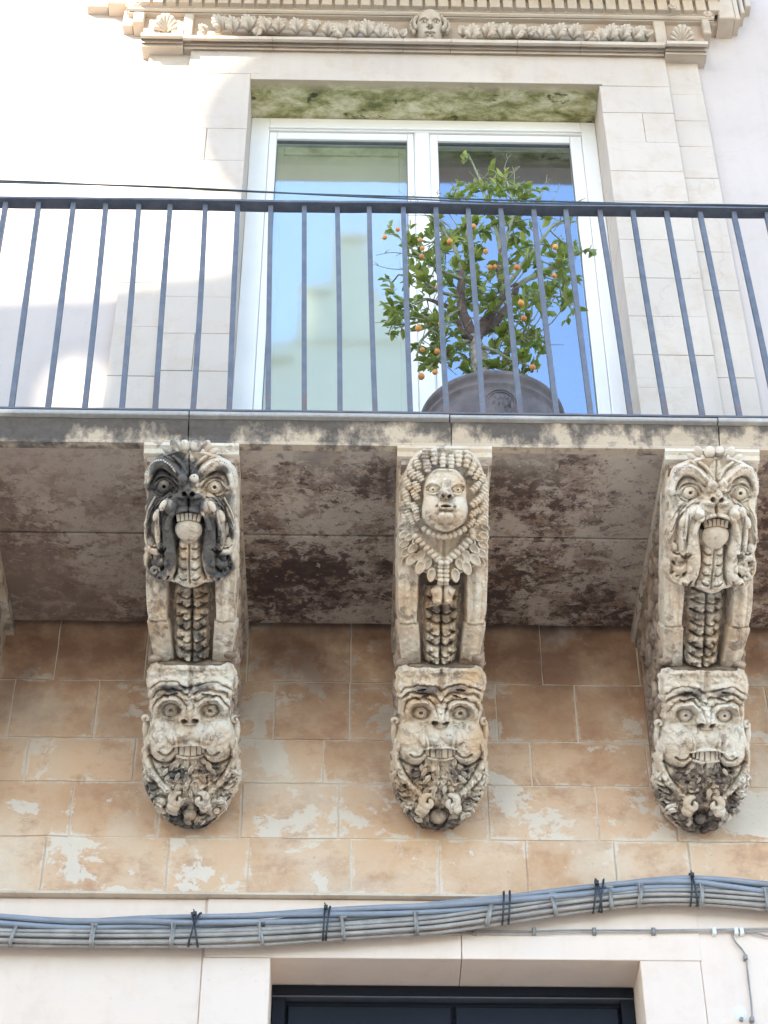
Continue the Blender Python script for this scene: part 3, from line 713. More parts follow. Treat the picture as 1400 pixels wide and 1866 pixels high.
class Field:
    deep = .75
    """a carved relief: heights over a grid; features are given in enlarged drawing units (scale s), x from the axis"""
    def __init__(f, x0, x1, y0, y1, step, s, seed=1, warp=4.0):
        f.s = s; f.step = step
        xs_ = np.arange(x0, x1 + step, step); ys_ = np.arange(y0, y1 + step, step)
        f.gx, f.gy = np.meshgrid(xs_, ys_)
        f.X = f.gx + warp * vnoise(f.gx, f.gy, 90, seed) * 2 + warp * .3 * vnoise(f.gx, f.gy, 22, seed + 1)
        f.Y = f.gy + warp * vnoise(f.gx, f.gy, 80, seed + 2) * 2 + warp * .3 * vnoise(f.gx, f.gy, 25, seed + 3)
        f.AX = np.abs(f.X)
        f.H = np.zeros_like(f.X); f.PT = np.zeros_like(f.X); f.mask = np.ones_like(f.X, bool)
    def r(f, cx, cy, rx, ry, rot=0, sym=True):
        X = f.AX if sym else f.X
        dx, dy = X - cx, f.Y - cy
        if rot: c_, s_ = math.cos(rot), math.sin(rot); dx, dy = dx * c_ + dy * s_, -dx * s_ + dy * c_
        return np.sqrt((dx / rx) ** 2 + (dy / ry) ** 2)
    def dome(f, cx, cy, rx, ry, h, rot=0, sym=True, p=.5):
        r = f.r(cx, cy, rx, ry, rot, sym); f.H += h * np.clip(1 - r * r, 0, 1) ** p; return f
    def soft(f, cx, cy, rx, ry, h, rot=0, sym=True):
        r = f.r(cx, cy, rx, ry, rot, sym); f.H += h * np.exp(-r * r * 1.5); return f
    def hole(f, cx, cy, rx, ry, h, rot=0, sym=True):
        r = f.r(cx, cy, rx, ry, rot, sym); f.H -= h * (1 - np.clip((r - .75) / .3, 0, 1)); return f
    def seg(f, pts, sym=True):
        X = f.AX if sym else f.X
        D = np.full_like(X, 1e9); T = np.zeros_like(X); n = len(pts) - 1
        for i, ((ax, ay), (bx, by)) in enumerate(zip(pts, pts[1:])):
            L2 = (bx - ax) ** 2 + (by - ay) ** 2
            t = np.clip(((X - ax) * (bx - ax) + (f.Y - ay) * (by - ay)) / L2, 0, 1)
            d = np.hypot(X - ax - t * (bx - ax), f.Y - ay - t * (by - ay))
            m = d < D; D = np.where(m, d, D); T = np.where(m, (i + t) / n, T)
        return D, T
    def ridge(f, pts, w, h, w2=None, h2=None, sym=True, p=.5):
        D, T = f.seg(smooth(pts), sym); w2 = w if w2 is None else w2; h2 = h if h2 is None else h2
        W_ = w + (w2 - w) * T
        f.H += (h + (h2 - h) * T) * np.clip(1 - (D / W_) ** 2, 0, 1) ** p; return f
    def groove(f, pts, w, h, sym=True):
        D, T = f.seg(smooth(pts), sym); f.H -= h * np.exp(-(D / w) ** 2 * 1.6); return f
    def outline(f, rows, sharp=18, drop=60, notch=0):
        ys_ = [r_[0] for r_ in rows]; hw = np.interp(f.Y, ys_, [r_[1] for r_ in rows], left=-50, right=-50)
        if notch: hw = hw + notch * vnoise(f.X * 0 + np.sign(f.X) * 100, f.Y, 38, 91) * 2
        d = hw - f.AX
        f.edge = d; f.mask &= d > -sharp
        f.H = np.where(d < sharp, f.H - drop * np.clip(1 - d / sharp, 0, 1) ** 2, f.H)
        return f
    def patina(f, cx, cy, rx, ry, a, sym=False):
        r = f.r(cx, cy, rx, ry, 0, sym); f.PT = np.maximum(f.PT, a * np.clip(1.6 - 1.2 * r, 0, 1)); return f
    def clean(f, cx, cy, rx, ry, sym=False):
        r = f.r(cx, cy, rx, ry, 0, sym); f.PT *= np.clip(r * 1.6 - 1.0, 0, 1); return f
    def mesh(f, name, mat, oy, lift, fx0=0.0):
        """oy: drawing y of the corbel's top edge; lift: height of the relief's ground"""
        ny, nx = f.H.shape; s = f.s
        B = f.H.copy()                                    # cut the relief deeper
        for _ in range(3):
            for ax in (0, 1):
                B = (B + np.roll(B, 2, ax) + np.roll(B, -2, ax) + np.roll(B, 4, ax) + np.roll(B, -4, ax)) / 5
        f.H = f.H + np.clip(f.H - B, -40, 40) * f.deep * np.clip((getattr(f, 'edge', f.X * 0 + 99) - 10) / 30, 0, 1)
        pts = np.stack([(f.gx + fx0) / s, -(f.gy - oy) / s, f.H / s + lift], -1).reshape(-1, 3)
        A = np.array(MBS.to_3x3()); V = pts @ A.T
        idx = np.arange(ny * nx).reshape(ny, nx)
        q = np.stack([idx[:-1, :-1], idx[:-1, 1:], idx[1:, 1:], idx[1:, :-1]], -1).reshape(-1, 4)
        mk = f.mask; ok = (mk[:-1, :-1] & mk[:-1, 1:] & mk[1:, 1:] & mk[1:, :-1]).reshape(-1)
        q = q[ok][:, ::-1]
        used = np.unique(q); re_ = np.full(ny * nx, -1); re_[used] = np.arange(len(used))
        me = bpy.data.meshes.new(name); V2 = V[used]; q2 = re_[q]
        me.vertices.add(len(V2)); me.vertices.foreach_set('co', V2.astype(np.float32).ravel())
        me.loops.add(q2.size); me.loops.foreach_set('vertex_index', q2.astype(np.int32).ravel())
        me.polygons.add(len(q2)); me.polygons.foreach_set('loop_start', np.arange(0, q2.size, 4, dtype=np.int32))
        me.polygons.foreach_set('loop_total', np.full(len(q2), 4, np.int32))
        me.polygons.foreach_set('use_smooth', np.ones(len(q2), bool))
        me.update(calc_edges=True); me.validate()
        at = me.attributes.new('patina', 'FLOAT', 'POINT'); at.data.foreach_set('value', f.PT.ravel()[used].astype(np.float32))
        me.materials.append(mat); return me
    def at(f, x, y):
        """height at a drawing point"""
        j = int(round((x - f.gx[0, 0]) / f.step)); i = int(round((y - f.gy[0, 0]) / f.step))
        return float(f.H[max(0, min(i, f.H.shape[0] - 1)), max(0, min(j, f.H.shape[1] - 1))])
def smooth(pts, it=2):
    pts = [tuple(p) for p in pts]
    if len(pts) < 3: return pts
    for _ in range(it):
        q = [pts[0]]
        for a, b in zip(pts, pts[1:]): q += [(a[0] * .75 + b[0] * .25, a[1] * .75 + b[1] * .25), (a[0] * .25 + b[0] * .75, a[1] * .25 + b[1] * .75)]
        pts = q + [pts[-1]]
    return pts
def erode(f, a, seed):
    f.H += a * (vnoise(f.gx, f.gy, 34, seed) * 1.2 + vnoise(f.gx, f.gy, 13, seed + 5) * .7 + vnoise(f.gx, f.gy, 6, seed + 9) * .35)

def small(name, me, parent, f, x, y, oy, lift, dz=0.0, rot=0.0, sc=(1, 1, 1), tilt=0.0, xo=0.0):
    """place a small carved piece (mesh in drawing units) on relief f at drawing point x, y"""
    s = f.s; z = f.at(x, y) / s + lift + dz / s
    m = MBS @ Tm((x + xo) / s, -(y - oy) / s, z) @ Rz(rot) @ Rx(tilt) @ Sm(sc[0] / s, sc[1] / s, sc[2] / s)
    return link(name, me, parent, m)
def ell_mesh(name, mat, n=14, rings=7, pt=0.0):
    pr = [(math.sin(PI * k / rings), -math.cos(PI * k / rings)) for k in range(rings + 1)]
    pr[0] = (0, -1); pr[-1] = (0, 1)
    me = MB().lathe(pr, n).mesh(name, mat, True)
    at = me.attributes.new('patina', 'FLOAT', 'POINT'); at.data.foreach_set('value', [pt] * len(me.vertices)); return me
def eye_mesh(name, mat, hole=.28, pt=0.0):
    pr = [(1, -.5), (1, .0), (.93, .28), (.8, .5), (.6, .68), (hole + .22, .78), (hole + .06, .80), (hole, .74), (hole - .02, .1), (hole * .9, -.6), (0, -.6)]
    me = MB().lathe(pr, 22).mesh(name, mat, True)
    at = me.attributes.new('patina', 'FLOAT', 'POINT'); at.data.foreach_set('value', [pt] * len(me.vertices)); return me
def curl_mesh(name, mat, pt=0.0, turns=1.15, fat=.42):
    """comma-shaped volute, about 2 units across"""
    n = 22; pts = []; rr = []
    for k in range(n):
        t = k / (n - 1); a = 2 * PI * turns * t; R_ = .18 + .62 * (1 - t)
        pts.append((R_ * math.cos(a), R_ * math.sin(a), .30 * t)); rr.append(fat * (1 - .45 * t) * min(1, .35 + 3 * t))
    me = MB().tube(pts, rr, 9).mesh(name, mat, True)
    at = me.attributes.new('patina', 'FLOAT', 'POINT'); at.data.foreach_set('value', [pt] * len(me.vertices)); return me
def ringlet_mesh(name, mat):
    pr = [(0, -1.0)]; m = 4
    for k in range(m):
        z0 = -1 + 2 * k / m; env = math.sqrt(max(.15, 1 - ((k + .5) / m * 2 - 1) ** 2 * .7))
        pr += [(.52 * env, z0 + .03), (.66 * env, z0 + .16), (.66 * env, z0 + .32), (.5 * env, z0 + .47)]
    pr.append((0, 1.0))
    me = MB().lathe(pr, 12, Rx(PI / 2)).mesh(name, mat, True)
    at = me.attributes.new('patina', 'FLOAT', 'POINT'); at.data.foreach_set('value', [0.0] * len(me.vertices)); return me
def petal_mesh(name, mat):
    """open oval loop of ruff: a rim round a hollow"""
    vs = []; fs = []; n = 14
    prof_ = [(1.0, -.4), (1.0, .25), (.86, .5), (.70, .45), (.58, .05), (.12, .0)]
    for (r, z) in prof_:
        for k in range(n):
            a = 2 * PI * k / n; vs.append((r * .62 * math.cos(a) * (1 - .18 * math.sin(a)), r * math.sin(a), z + .15 * math.sin(a)))
    for i in range(len(prof_) - 1):
        for k in range(n):
            q = (k + 1) % n; fs.append((i * n + k, i * n + q, (i + 1) * n + q, (i + 1) * n + k))
    fs.append(tuple((len(prof_) - 1) * n + k for k in range(n)))
    me = MB().add(vs, fs).mesh(name, mat, True)
    at = me.attributes.new('patina', 'FLOAT', 'POINT'); at.data.foreach_set('value', [0.0] * len(me.vertices)); return me
def tooth_mesh(name, mat, pt=0.0):
    me = MB().add([(-.5, -.5, -.5), (.5, -.5, -.5), (.5, .5, -.5), (-.5, .5, -.5), (-.48, -.5, .3), (.48, -.5, .3), (.48, .5, .3), (-.48, .5, .3), (-.36, -.42, .5), (.36, -.42, .5), (.36, .42, .5), (-.36, .42, .5)],
                  [(0, 3, 2, 1)] + [(a + i, a + (i + 1) % 4, a + 4 + (i + 1) % 4, a + 4 + i) for a in (0, 4) for i in range(4)] + [(8, 9, 10, 11)]).mesh(name, mat)
    at = me.attributes.new('patina', 'FLOAT', 'POINT'); at.data.foreach_set('value', [pt] * len(me.vertices)); return me

def leaf_lump(name, mat, pt=0.0):
    """thick pointed lobe with a hollow midrib, tip down"""
    vs = []; fs = []; rows_ = [(-1.0, .04), (-.7, .42), (-.25, .72), (.25, .78), (.7, .5), (1.0, .2)]
    for (y, w) in rows_:
        b = .35 * (1 - y * y)
        vs += [(-w, y, -.5), (-w * .85, y, b * .7), (-w * .35, y - .05, b + .22), (0, y, b * .75), (w * .35, y - .05, b + .22), (w * .85, y, b * .7), (w, y, -.5)]
    for i in range(len(rows_) - 1):
        for k in range(6): fs.append((i * 7 + k, i * 7 + k + 1, (i + 1) * 7 + k + 1, (i + 1) * 7 + k))
    me = MB().add(vs, fs).mesh(name, mat, True)
    at = me.attributes.new('patina', 'FLOAT', 'POINT'); at.data.foreach_set('value', [pt] * len(me.vertices)); return me

# ---- the roaring bearded mask (left and right corbels)
def mask_roaring(parent, mat, seed, blackened):
    s = 4.24; oy = 106.0; lift = 16.0
    f = Field(-365, 365, 150, 1195, 4.6, s, seed)
    f.H += 150 * np.sqrt(np.clip(1 - (f.AX / 400) ** 2, 0, 1)) - 40
    f.H += 30 * np.exp(-((f.Y - 560) / 260) ** 2) - 60 * np.clip((f.Y - 800) / 390, 0, 1) ** 2
    # forehead leaf and brows
    f.dome(0, 300, 60, 130, 30); f.groove([(0, 180), (0, 330)], 8, 20)
    f.ridge([(28, 315), (60, 240), (120, 190)], 22, 30, 12); f.ridge([(50, 330), (110, 270), (170, 225)], 18, 26, 9)
    f.ridge([(62, 360), (110, 285), (200, 235), (275, 262), (318, 345), (322, 420)], 52, 62, 32, 40)
    f.groove([(80, 372), (140, 318), (215, 292), (270, 330), (292, 400)], 9, 26)
    f.ridge([(90, 395), (150, 345), (215, 330), (262, 372), (282, 430)], 14, 22, 10)
    # eye socket, lids
    f.hole(190, 415, 96, 78, 44); f.dome(190, 418, 84, 66, 46, .1); f.hole(188, 418, 22, 22, 70)
    f.ridge([(98, 440), (130, 380), (190, 352), (245, 380), (268, 432)], 13, 22, 9)
    f.ridge([(104, 452), (150, 480), (205, 486), (250, 462)], 11, 18, 9)
    # cheek, nose, muzzle
    f.dome(0, 430, 92, 88, 66, p=.8); f.dome(0, 436, 48, 62, 42); f.dome(62, 470, 42, 34, 40)
    f.hole(30, 462, 19, 21, 62, .3)
    f.dome(82, 548, 108, 84, 78); f.groove([(0, 500), (0, 590)], 9, 34)
    f.ridge([(0, 585), (80, 592), (140, 640), (160, 720)], 26, 34, 20)
    # open mouth
    f.hole(0, 655, 118, 62, 120); 
    # long hanging moustache ending in volutes
    f.ridge([(150, 560), (178, 680), (160, 830), (130, 960), (150, 1060), (205, 1110)], 62, 92, 44, 60)
    f.ridge([(205, 560), (232, 660), (238, 780), (222, 870)], 30, 52, 26, 46)
    f.groove([(195, 540), (212, 680), (205, 850)], 8, 34); f.groove([(262, 560), (282, 700), (280, 850)], 8, 28)
    f.ridge([(140, 470), (235, 530), (300, 640), (335, 800)], 15, 40, 13, 30)
    f.groove([(178, 475), (262, 560), (318, 720)], 7, 26)
    f.dome(262, 905, 66, 40, 40, -.3); f.dome(228, 1000, 70, 46, 46, .2); f.dome(262, 1085, 80, 40, 42, -.2)
    f.ridge([(330, 960), (336, 1040), (290, 1110), (215, 1140)], 24, 46, 20, 34)
    for (x, y, w) in ((262, 872, 52), (205, 905, 40), (250, 965, 46), (235, 1045, 52), (190, 1120, 40)):
        f.groove([(x - w * .8, y - 22), (x - w * .35, y + 12), (x + w * .35, y + 14), (x + w * .8, y - 14)], 9, 46)
    # beard tuft below the tongue
    f.ridge([(0, 800), (0, 1120)], 70, 40, 96, 30); f.groove([(0, 830), (0, 1150)], 8, 26)
    for y in (850, 930, 1012, 1090):
        f.groove([(24, y + 34), (48, y + 40), (76, y + 14)], 7, 30); f.dome(54, y + 8, 28, 30, 14)
    f.groove([(88, 820), (90, 1000), (118, 1120)], 9, 40)
    f.dome(80, 1120, 80, 36, 24)
    rows_ = [(150, 120), (185, 210), (240, 300), (330, 335), (430, 336), (520, 318), (640, 335), (780, 350), (880, 330), (960, 348), (1040, 346), (1100, 300), (1135, 225), (1150, 120), (1180, 60), (1195, 0)]
    f.outline(rows_, 16, 70, 9)
    if blackened:
        f.patina(-120, 300, 220, 190, 1.0); f.patina(0, 540, 150, 130, .95); f.patina(-150, 800, 120, 330, .95); f.patina(-240, 1040, 110, 110, .8)
        f.patina(160, 820, 95, 260, .98); f.patina(220, 1010, 130, 100, .9); f.patina(230, 520, 110, 120, .7); f.patina(300, 700, 60, 200, .6); f.patina(240, 290, 90, 60, .5); f.patina(150, 330, 150, 70, .55); f.patina(-260, 620, 110, 260, .75); f.patina(-220, 420, 160, 110, .75); f.patina(250, 640, 60, 200, .5)
        f.clean(180, 420, 120, 60); f.clean(0, 950, 86, 200); f.clean(-250, 730, 40, 150)
    else:
        f.patina(-210, 430, 60, 40, .25); f.patina(120, 960, 60, 60, .2)
    erode(f, 7, seed)
    me = f.mesh('mask', mat, oy, lift)
    mk = link('grotesque_mask', me, parent, Matrix.Identity(4))
    pt = .8 if blackened else 0.0
    eye0, eye1 = eye_mesh('eye', mat, .30, pt * .9), eye_mesh('eye', mat, .30, 0)
    for sx in (-1, 1):
        small('eye', eye0 if sx < 0 else eye1, mk, f, sx * 188, 418, oy, lift, 92, 0, (50, 47, 46))
        small('brow_knob', ell_mesh('brow_knob', mat, pt=pt if sx < 0 else pt * .3), mk, f, sx * 42, 345, oy, lift, 4, 0, (36, 34, 34))
    tme = tooth_mesh('tooth', mat, pt * .35)
    for k in range(6):
        x = -92 + 184 * (k + .5) / 6
        m = MBS @ Tm(x / s, -(632 + abs(x) * .16 - oy) / s, (150 + 40) / s + lift) @ Rz(-x * .0022) @ Rx(-.2) @ Sm(28 / s, 56 / s, 40 / s)
        link('tooth', tme, mk, m)
    # tongue
    fr = 150
    pr = [(0, .62), (.45, .56), (.8, .34), (.98, 0), (.9, -.5), (0, -.6)]
    tg = MB().lathe(pr, 24).mesh('tongue', mat, True)
    for v in tg.vertices:
        if v.co.y < 0: v.co.x *= 1 - .42 * (v.co.y ** 2); v.co.y *= 1.2
        v.co.z -= .12 * math.exp(-(v.co.x / .12) ** 2) * (1 if v.co.z > 0 else 0)
        if v.co.y > .45: v.co.y = .45 + (v.co.y - .45) * .5
    tg.update(); at = tg.attributes.new('patina', 'FLOAT', 'POINT'); at.data.foreach_set('value', [.42 if (blackened and v.co.y < -.1 and v.co.x < .2) else 0.0 for v in tg.vertices])
    link('tongue', tg, mk, MBS @ Tm(0, -(735 - oy) / s, 186 / s + lift) @ Rx(.35) @ Sm(104 / s, 104 / s, 74 / s))
    # lozenge locks of the moustache
    lk = ell_mesh('beard_lock', mat, 12, 6, 0.0); lkd = ell_mesh('beard_lock', mat, 12, 6, pt * .6)
    for sx in (-1, 1):
        for (x, y, a, rx, ry) in ((182, 545, .45, 26, 46), (238, 632, .35, 30, 52), (278, 740, .2, 30, 56), (290, 838, .0, 27, 40), (222, 850, .05, 32, 52)):
            small('beard_lock', lkd if (sx < 0 and y > 800) else lk, mk, f, sx * x, y, oy, lift, 4, sx * a, (rx, ry, 30))
        cm = curl_mesh('beard_curl', mat, pt * .7)
        for (x, y, r, a) in ((238, 968, 42, .3), (262, 1062, 46, -.2), (312, 1010, 34, 1.2)):
            small('beard_curl', cm, mk, f, sx * x, y, oy, lift, 6, a, (r * -sx, r, r * .8))
        # strings of beads along the brow and the outer cheek
        bd = ell_mesh('bead', mat, 8, 5, pt * .4)
        pl = smooth([(95, 300), (150, 232), (225, 212), (290, 245), (332, 330), (338, 400)], 3)
        for k in range(2, len(pl) - 1, 2): small('bead', bd, mk, f, sx * pl[k][0], pl[k][1], oy, lift, 2, 0, (8, 8, 9))
        pl = smooth([(262, 500), (318, 600), (338, 690), (346, 790)], 3)
        for k in range(1, len(pl) - 1, 1): small('bead', bd, mk, f, sx * pl[k][0] * .985, pl[k][1], oy, lift, 3, 0, (9, 9, 10))
    # crest: two round curls between leaves
    cr = ell_mesh('crest_ball', mat, 18, 9, pt * .6)
    for sx in (-1, 1):
        link('crest_curl', cr, mk, MBS @ Tm(sx * 40 / s, -(122 - oy) / s, 62 / s + lift) @ Sm(44 / s, 54 / s, 54 / s))
        for (x, y, a, rx, ry, z) in ((112, 128, .5, 34, 66, 38), (160, 168, .9, 26, 62, 40), (88, 178, .3, 22, 46, 72), (150, 205, 1.0, 16, 60, 78)):
            link('crest_leaf', cr if (sx < 0) else ell_mesh('crest_leaf', mat, 14, 7, 0), mk, MBS @ Tm(sx * x / s, -(y - oy) / s, z / s + lift) @ Rz(-sx * a) @ Rx(.3) @ Sm(rx / s, ry / s, 30 / s))
    return mk

# ---- the child's face with ringlets, necklace and ruff (middle corbel)
def mask_child(parent, mat, seed):
    s = 4.24; oy = 106.0; lift = 18.0
    f = Field(-225, 225, 235, 770, 4.2, s, seed, 3)
    f.H += 240 * np.sqrt(np.clip(1 - (f.AX / 208) ** 2 - (np.clip(430 - f.Y, 0, 999) / 250) ** 2 * .7, 0, 1)) - 40
    f.H += 36 * np.exp(-((f.Y - 560) / 120) ** 2) - 75 * np.clip((f.Y - 620) / 140, 0, 1) ** 2
    f.dome(100, 565, 98, 112, 62, p=.9)                                   # cheeks
    f.ridge([(34, 400), (70, 352), (125, 345), (170, 385)], 17, 14, 10)     # brows
    f.hole(98, 402, 60, 36, 26); f.dome(98, 405, 48, 28, 22); f.hole(98, 406, 12, 11, 40)
    f.ridge([(44, 418), (75, 376), (118, 372), (152, 402)], 9, 15, 7)
    f.ridge([(48, 424), (88, 440), (132, 436), (154, 408)], 9, 11, 7)
    f.ridge([(0, 340), (0, 420)], 26, 26, 36, 52); f.dome(0, 430, 46, 44, 66); f.dome(36, 446, 28, 26, 44)
    f.hole(22, 448, 14, 15, 52, .3)
    f.ridge([(0, 508), (28, 511), (52, 526)], 16, 22, 8); f.hole(0, 530, 42, 9, 40)
    f.ridge([(0, 546), (28, 546), (52, 538)], 17, 24, 8); f.soft(70, 532, 14, 12, -22)
    f.groove([(0, 470), (0, 492)], 9, 10)
    f.dome(0, 612, 66, 52, 66, p=.9); f.groove([(0, 572), (50, 566)], 12, 16); f.groove([(20, 665), (80, 655), (125, 615)], 12, 12)
    f.outline([(240, 70), (270, 128), (330, 172), (430, 186), (470, 178), (560, 190), (620, 184), (670, 150), (705, 95), (728, 30)], 16, 120)
    f.patina(-30, 440, 60, 40, .52); f.patina(-60, 560, 70, 60, .34); f.patina(30, 690, 110, 40, .40); f.patina(60, 300, 110, 40, .36); f.patina(30, 452, 26, 20, .9)
    erode(f, 5, seed)
    cen = Tm(0, -(500 - oy) / s, 0)                                      # the head is small inside its wreath of curls and looks up
    face = link('child_face', f.mesh('face', mat, oy, lift), parent, MBS @ cen @ Tm(0, 1.5, 1) @ Rx(-.10) @ Sm(.94, .89, 1.05) @ cen.inverted() @ MBS.inverted())
    ey = eye_mesh('eye', mat, .34, .15)
    for sx in (-1, 1): small('eye', ey, face, f, sx * 98, 406, oy, lift, 52, 0, (27, 24, 22))
    # cap of hair behind the ringlets
    g = Field(-360, 360, 120, 780, 6, s, seed + 3, 4)
    g.H += 70 * np.sqrt(np.clip(1 - (g.AX / 380) ** 2, 0, 1)) - 20
    g.outline([(120, 150), (150, 215), (250, 290), (400, 325), (560, 330), (650, 300), (720, 250), (775, 150)], 16, 60)
    g.PT += .30; erode(g, 9, seed); hair = link('hair', g.mesh('hair', mat, oy, lift - 6), parent, Matrix.Identity(4))  # gap shade between the ringlets put into the cap's colour
    rl = ringlet_mesh('ringlet', mat)
    L = [(-150, 165, .1, 34, 46), (-82, 175, .05, 36, 62), (-20, 200, 0, 30, 52), (42, 205, 0, 30, 50), (100, 185, -.05, 33, 60), (165, 190, -.15, 33, 62),
         (-205, 225, .35, 34, 44), (-135, 240, .2, 34, 46), (205, 250, -.3, 32, 60), (240, 300, -.45, 32, 46),
         (-245, 300, .6, 36, 46), (-190, 320, .5, 32, 40), (-278, 380, .5, 36, 46), (-212, 400, .5, 33, 42), (-222, 460, .6, 32, 40),
         (-290, 460, .4, 35, 44), (-275, 520, .3, 36, 48), (-305, 560, .2, 28, 44), (-225, 560, .5, 32, 42), (-270, 600, .4, 38, 46), (-212, 625, .5, 32, 40), (-300, 630, .2, 26, 40), (-250, 660, .5, 34, 36),
         (232, 395, -.7, 32, 46), (275, 340, -.5, 30, 42), (302, 400, -.6, 30, 42), (285, 455, -1.1, 30, 48), (318, 480, -.9, 26, 40), (238, 505, -1.0, 33, 52), (322, 520, -1.1, 28, 42), (290, 560, -1.2, 28, 46), (225, 590, -1.2, 30, 46), (318, 640, -1.3, 26, 38), (268, 655, -1.2, 28, 44), (205, 670, -1.2, 26, 38)]
    for (x, y, a, rx, ry) in L:
        r_ = math.hypot(x, y - 430) ; z = (34 + max(0, 50 * (1 - (abs(x) / 360) ** 2)) + (26 if r_ < 262 else 0))
        link('ringlet', rl, hair, MBS @ Tm((x if x < 290 else 290 + (x - 290) * .3) / s, -(y - oy) / s, z / s + lift) @ Rz(max(-.75, a) + random.uniform(-.1, .1)) @ Rx(-.15) @ Sm(rx * 1.42 / s, ry * 1.05 / s, rx * 1.6 / s))
    # chest, necklace, V-shaped collar of beads, ruff of loops, tassel
    h = Field(-345, 345, 640, 1160, 6, s, seed + 8, 3); h.PT += .12
    h.H += 80 * np.sqrt(np.clip(1 - (h.AX / 380) ** 2, 0, 1)) - 45 - 40 * np.clip((760 - h.Y) / 60, 0, 1)
    h.ridge([(0, 740), (0, 930)], 60, 14, 30, 6); h.groove([(0, 790), (0, 930)], 12, 16)
    h.ridge([(215, 740), (190, 820), (110, 900), (20, 960)], 34, 26)
    h.outline([(640, 300), (740, 330), (900, 325), (1000, 270), (1060, 150), (1120, 40)], 16, 50)
    erode(h, 7, seed + 2)
    chest = link('ruffed_collar', h.mesh('collar', mat, oy, lift - 4), parent, Matrix.Identity(4))
    bd = ell_mesh('bead', mat, 12, 7)
    for k in range(9):
        t = (k - 4) / 4.0; x = 150 * t; y = 768 - 50 * t * t
        small('necklace_bead', bd, chest, h, x, y, oy, lift - 4, 96 - 12 * t * t, 0, (24 if k != 4 else 29, 24, 26))
    for sx in (-1, 1):
        for k in range(7):
            t = k / 6; x = 205 - 178 * t; y = 790 + 170 * t
            for o in (-1, 1):
                small('collar_bead', bd, chest, h, sx * (x + o * 10), y - o * 17, oy, lift - 4, 40, sx * .8, (20, 25, 25))
        small('collar_tip', ell_mesh('tip', mat, 10, 6), chest, h, sx * 215, 745, oy, lift - 4, 10, sx * .3, (26, 46, 26))
    for k in range(6):
        for sx in (-1, 1): small('tassel_bead', bd, chest, h, sx * 21, 968 + 34 * k, oy, lift - 4, 66, 0, (25, 20, 30))
    pm = petal_mesh('ruff_loop', mat)
    for sx in (-1, 1):
        for (x, y, a, r) in ((302, 770, 1.1, 40), (262, 790, 1.0, 36), (300, 840, 1.0, 42), (232, 870, .8, 46), (286, 905, .9, 46), (172, 925, .5, 46), (240, 955, .7, 52), (282, 975, .8, 44), (118, 985, .3, 44), (176, 1015, .4, 54), (90, 1070, .15, 50), (315, 715, 1.2, 34), (130, 940, .4, 40), (210, 810, .9, 34)):
            small('ruff_loop', pm, chest, h, sx * x, y, oy, lift - 4, 34, sx * a + PI, (r * 1.12, r * 1.12, 34))
    tf = Field(-100, 100, 1150, 1300, 4, s, 5, 2)
    tf.H += 20; tf.dome(34, 1220, 44, 66, 44, .15); tf.groove([(0, 1150), (0, 1300)], 8, 26); tf.dome(70, 1200, 26, 44, 20, -.4); tf.dome(45, 1275, 36, 22, 22)
    tf.outline([(1150, 40), (1190, 88), (1240, 70), (1290, 66), (1300, 40)], 10, 40)
    link('tulip_drop', tf.mesh('drop', mat, oy, lift + 4), chest, Matrix.Identity(4))
    return face

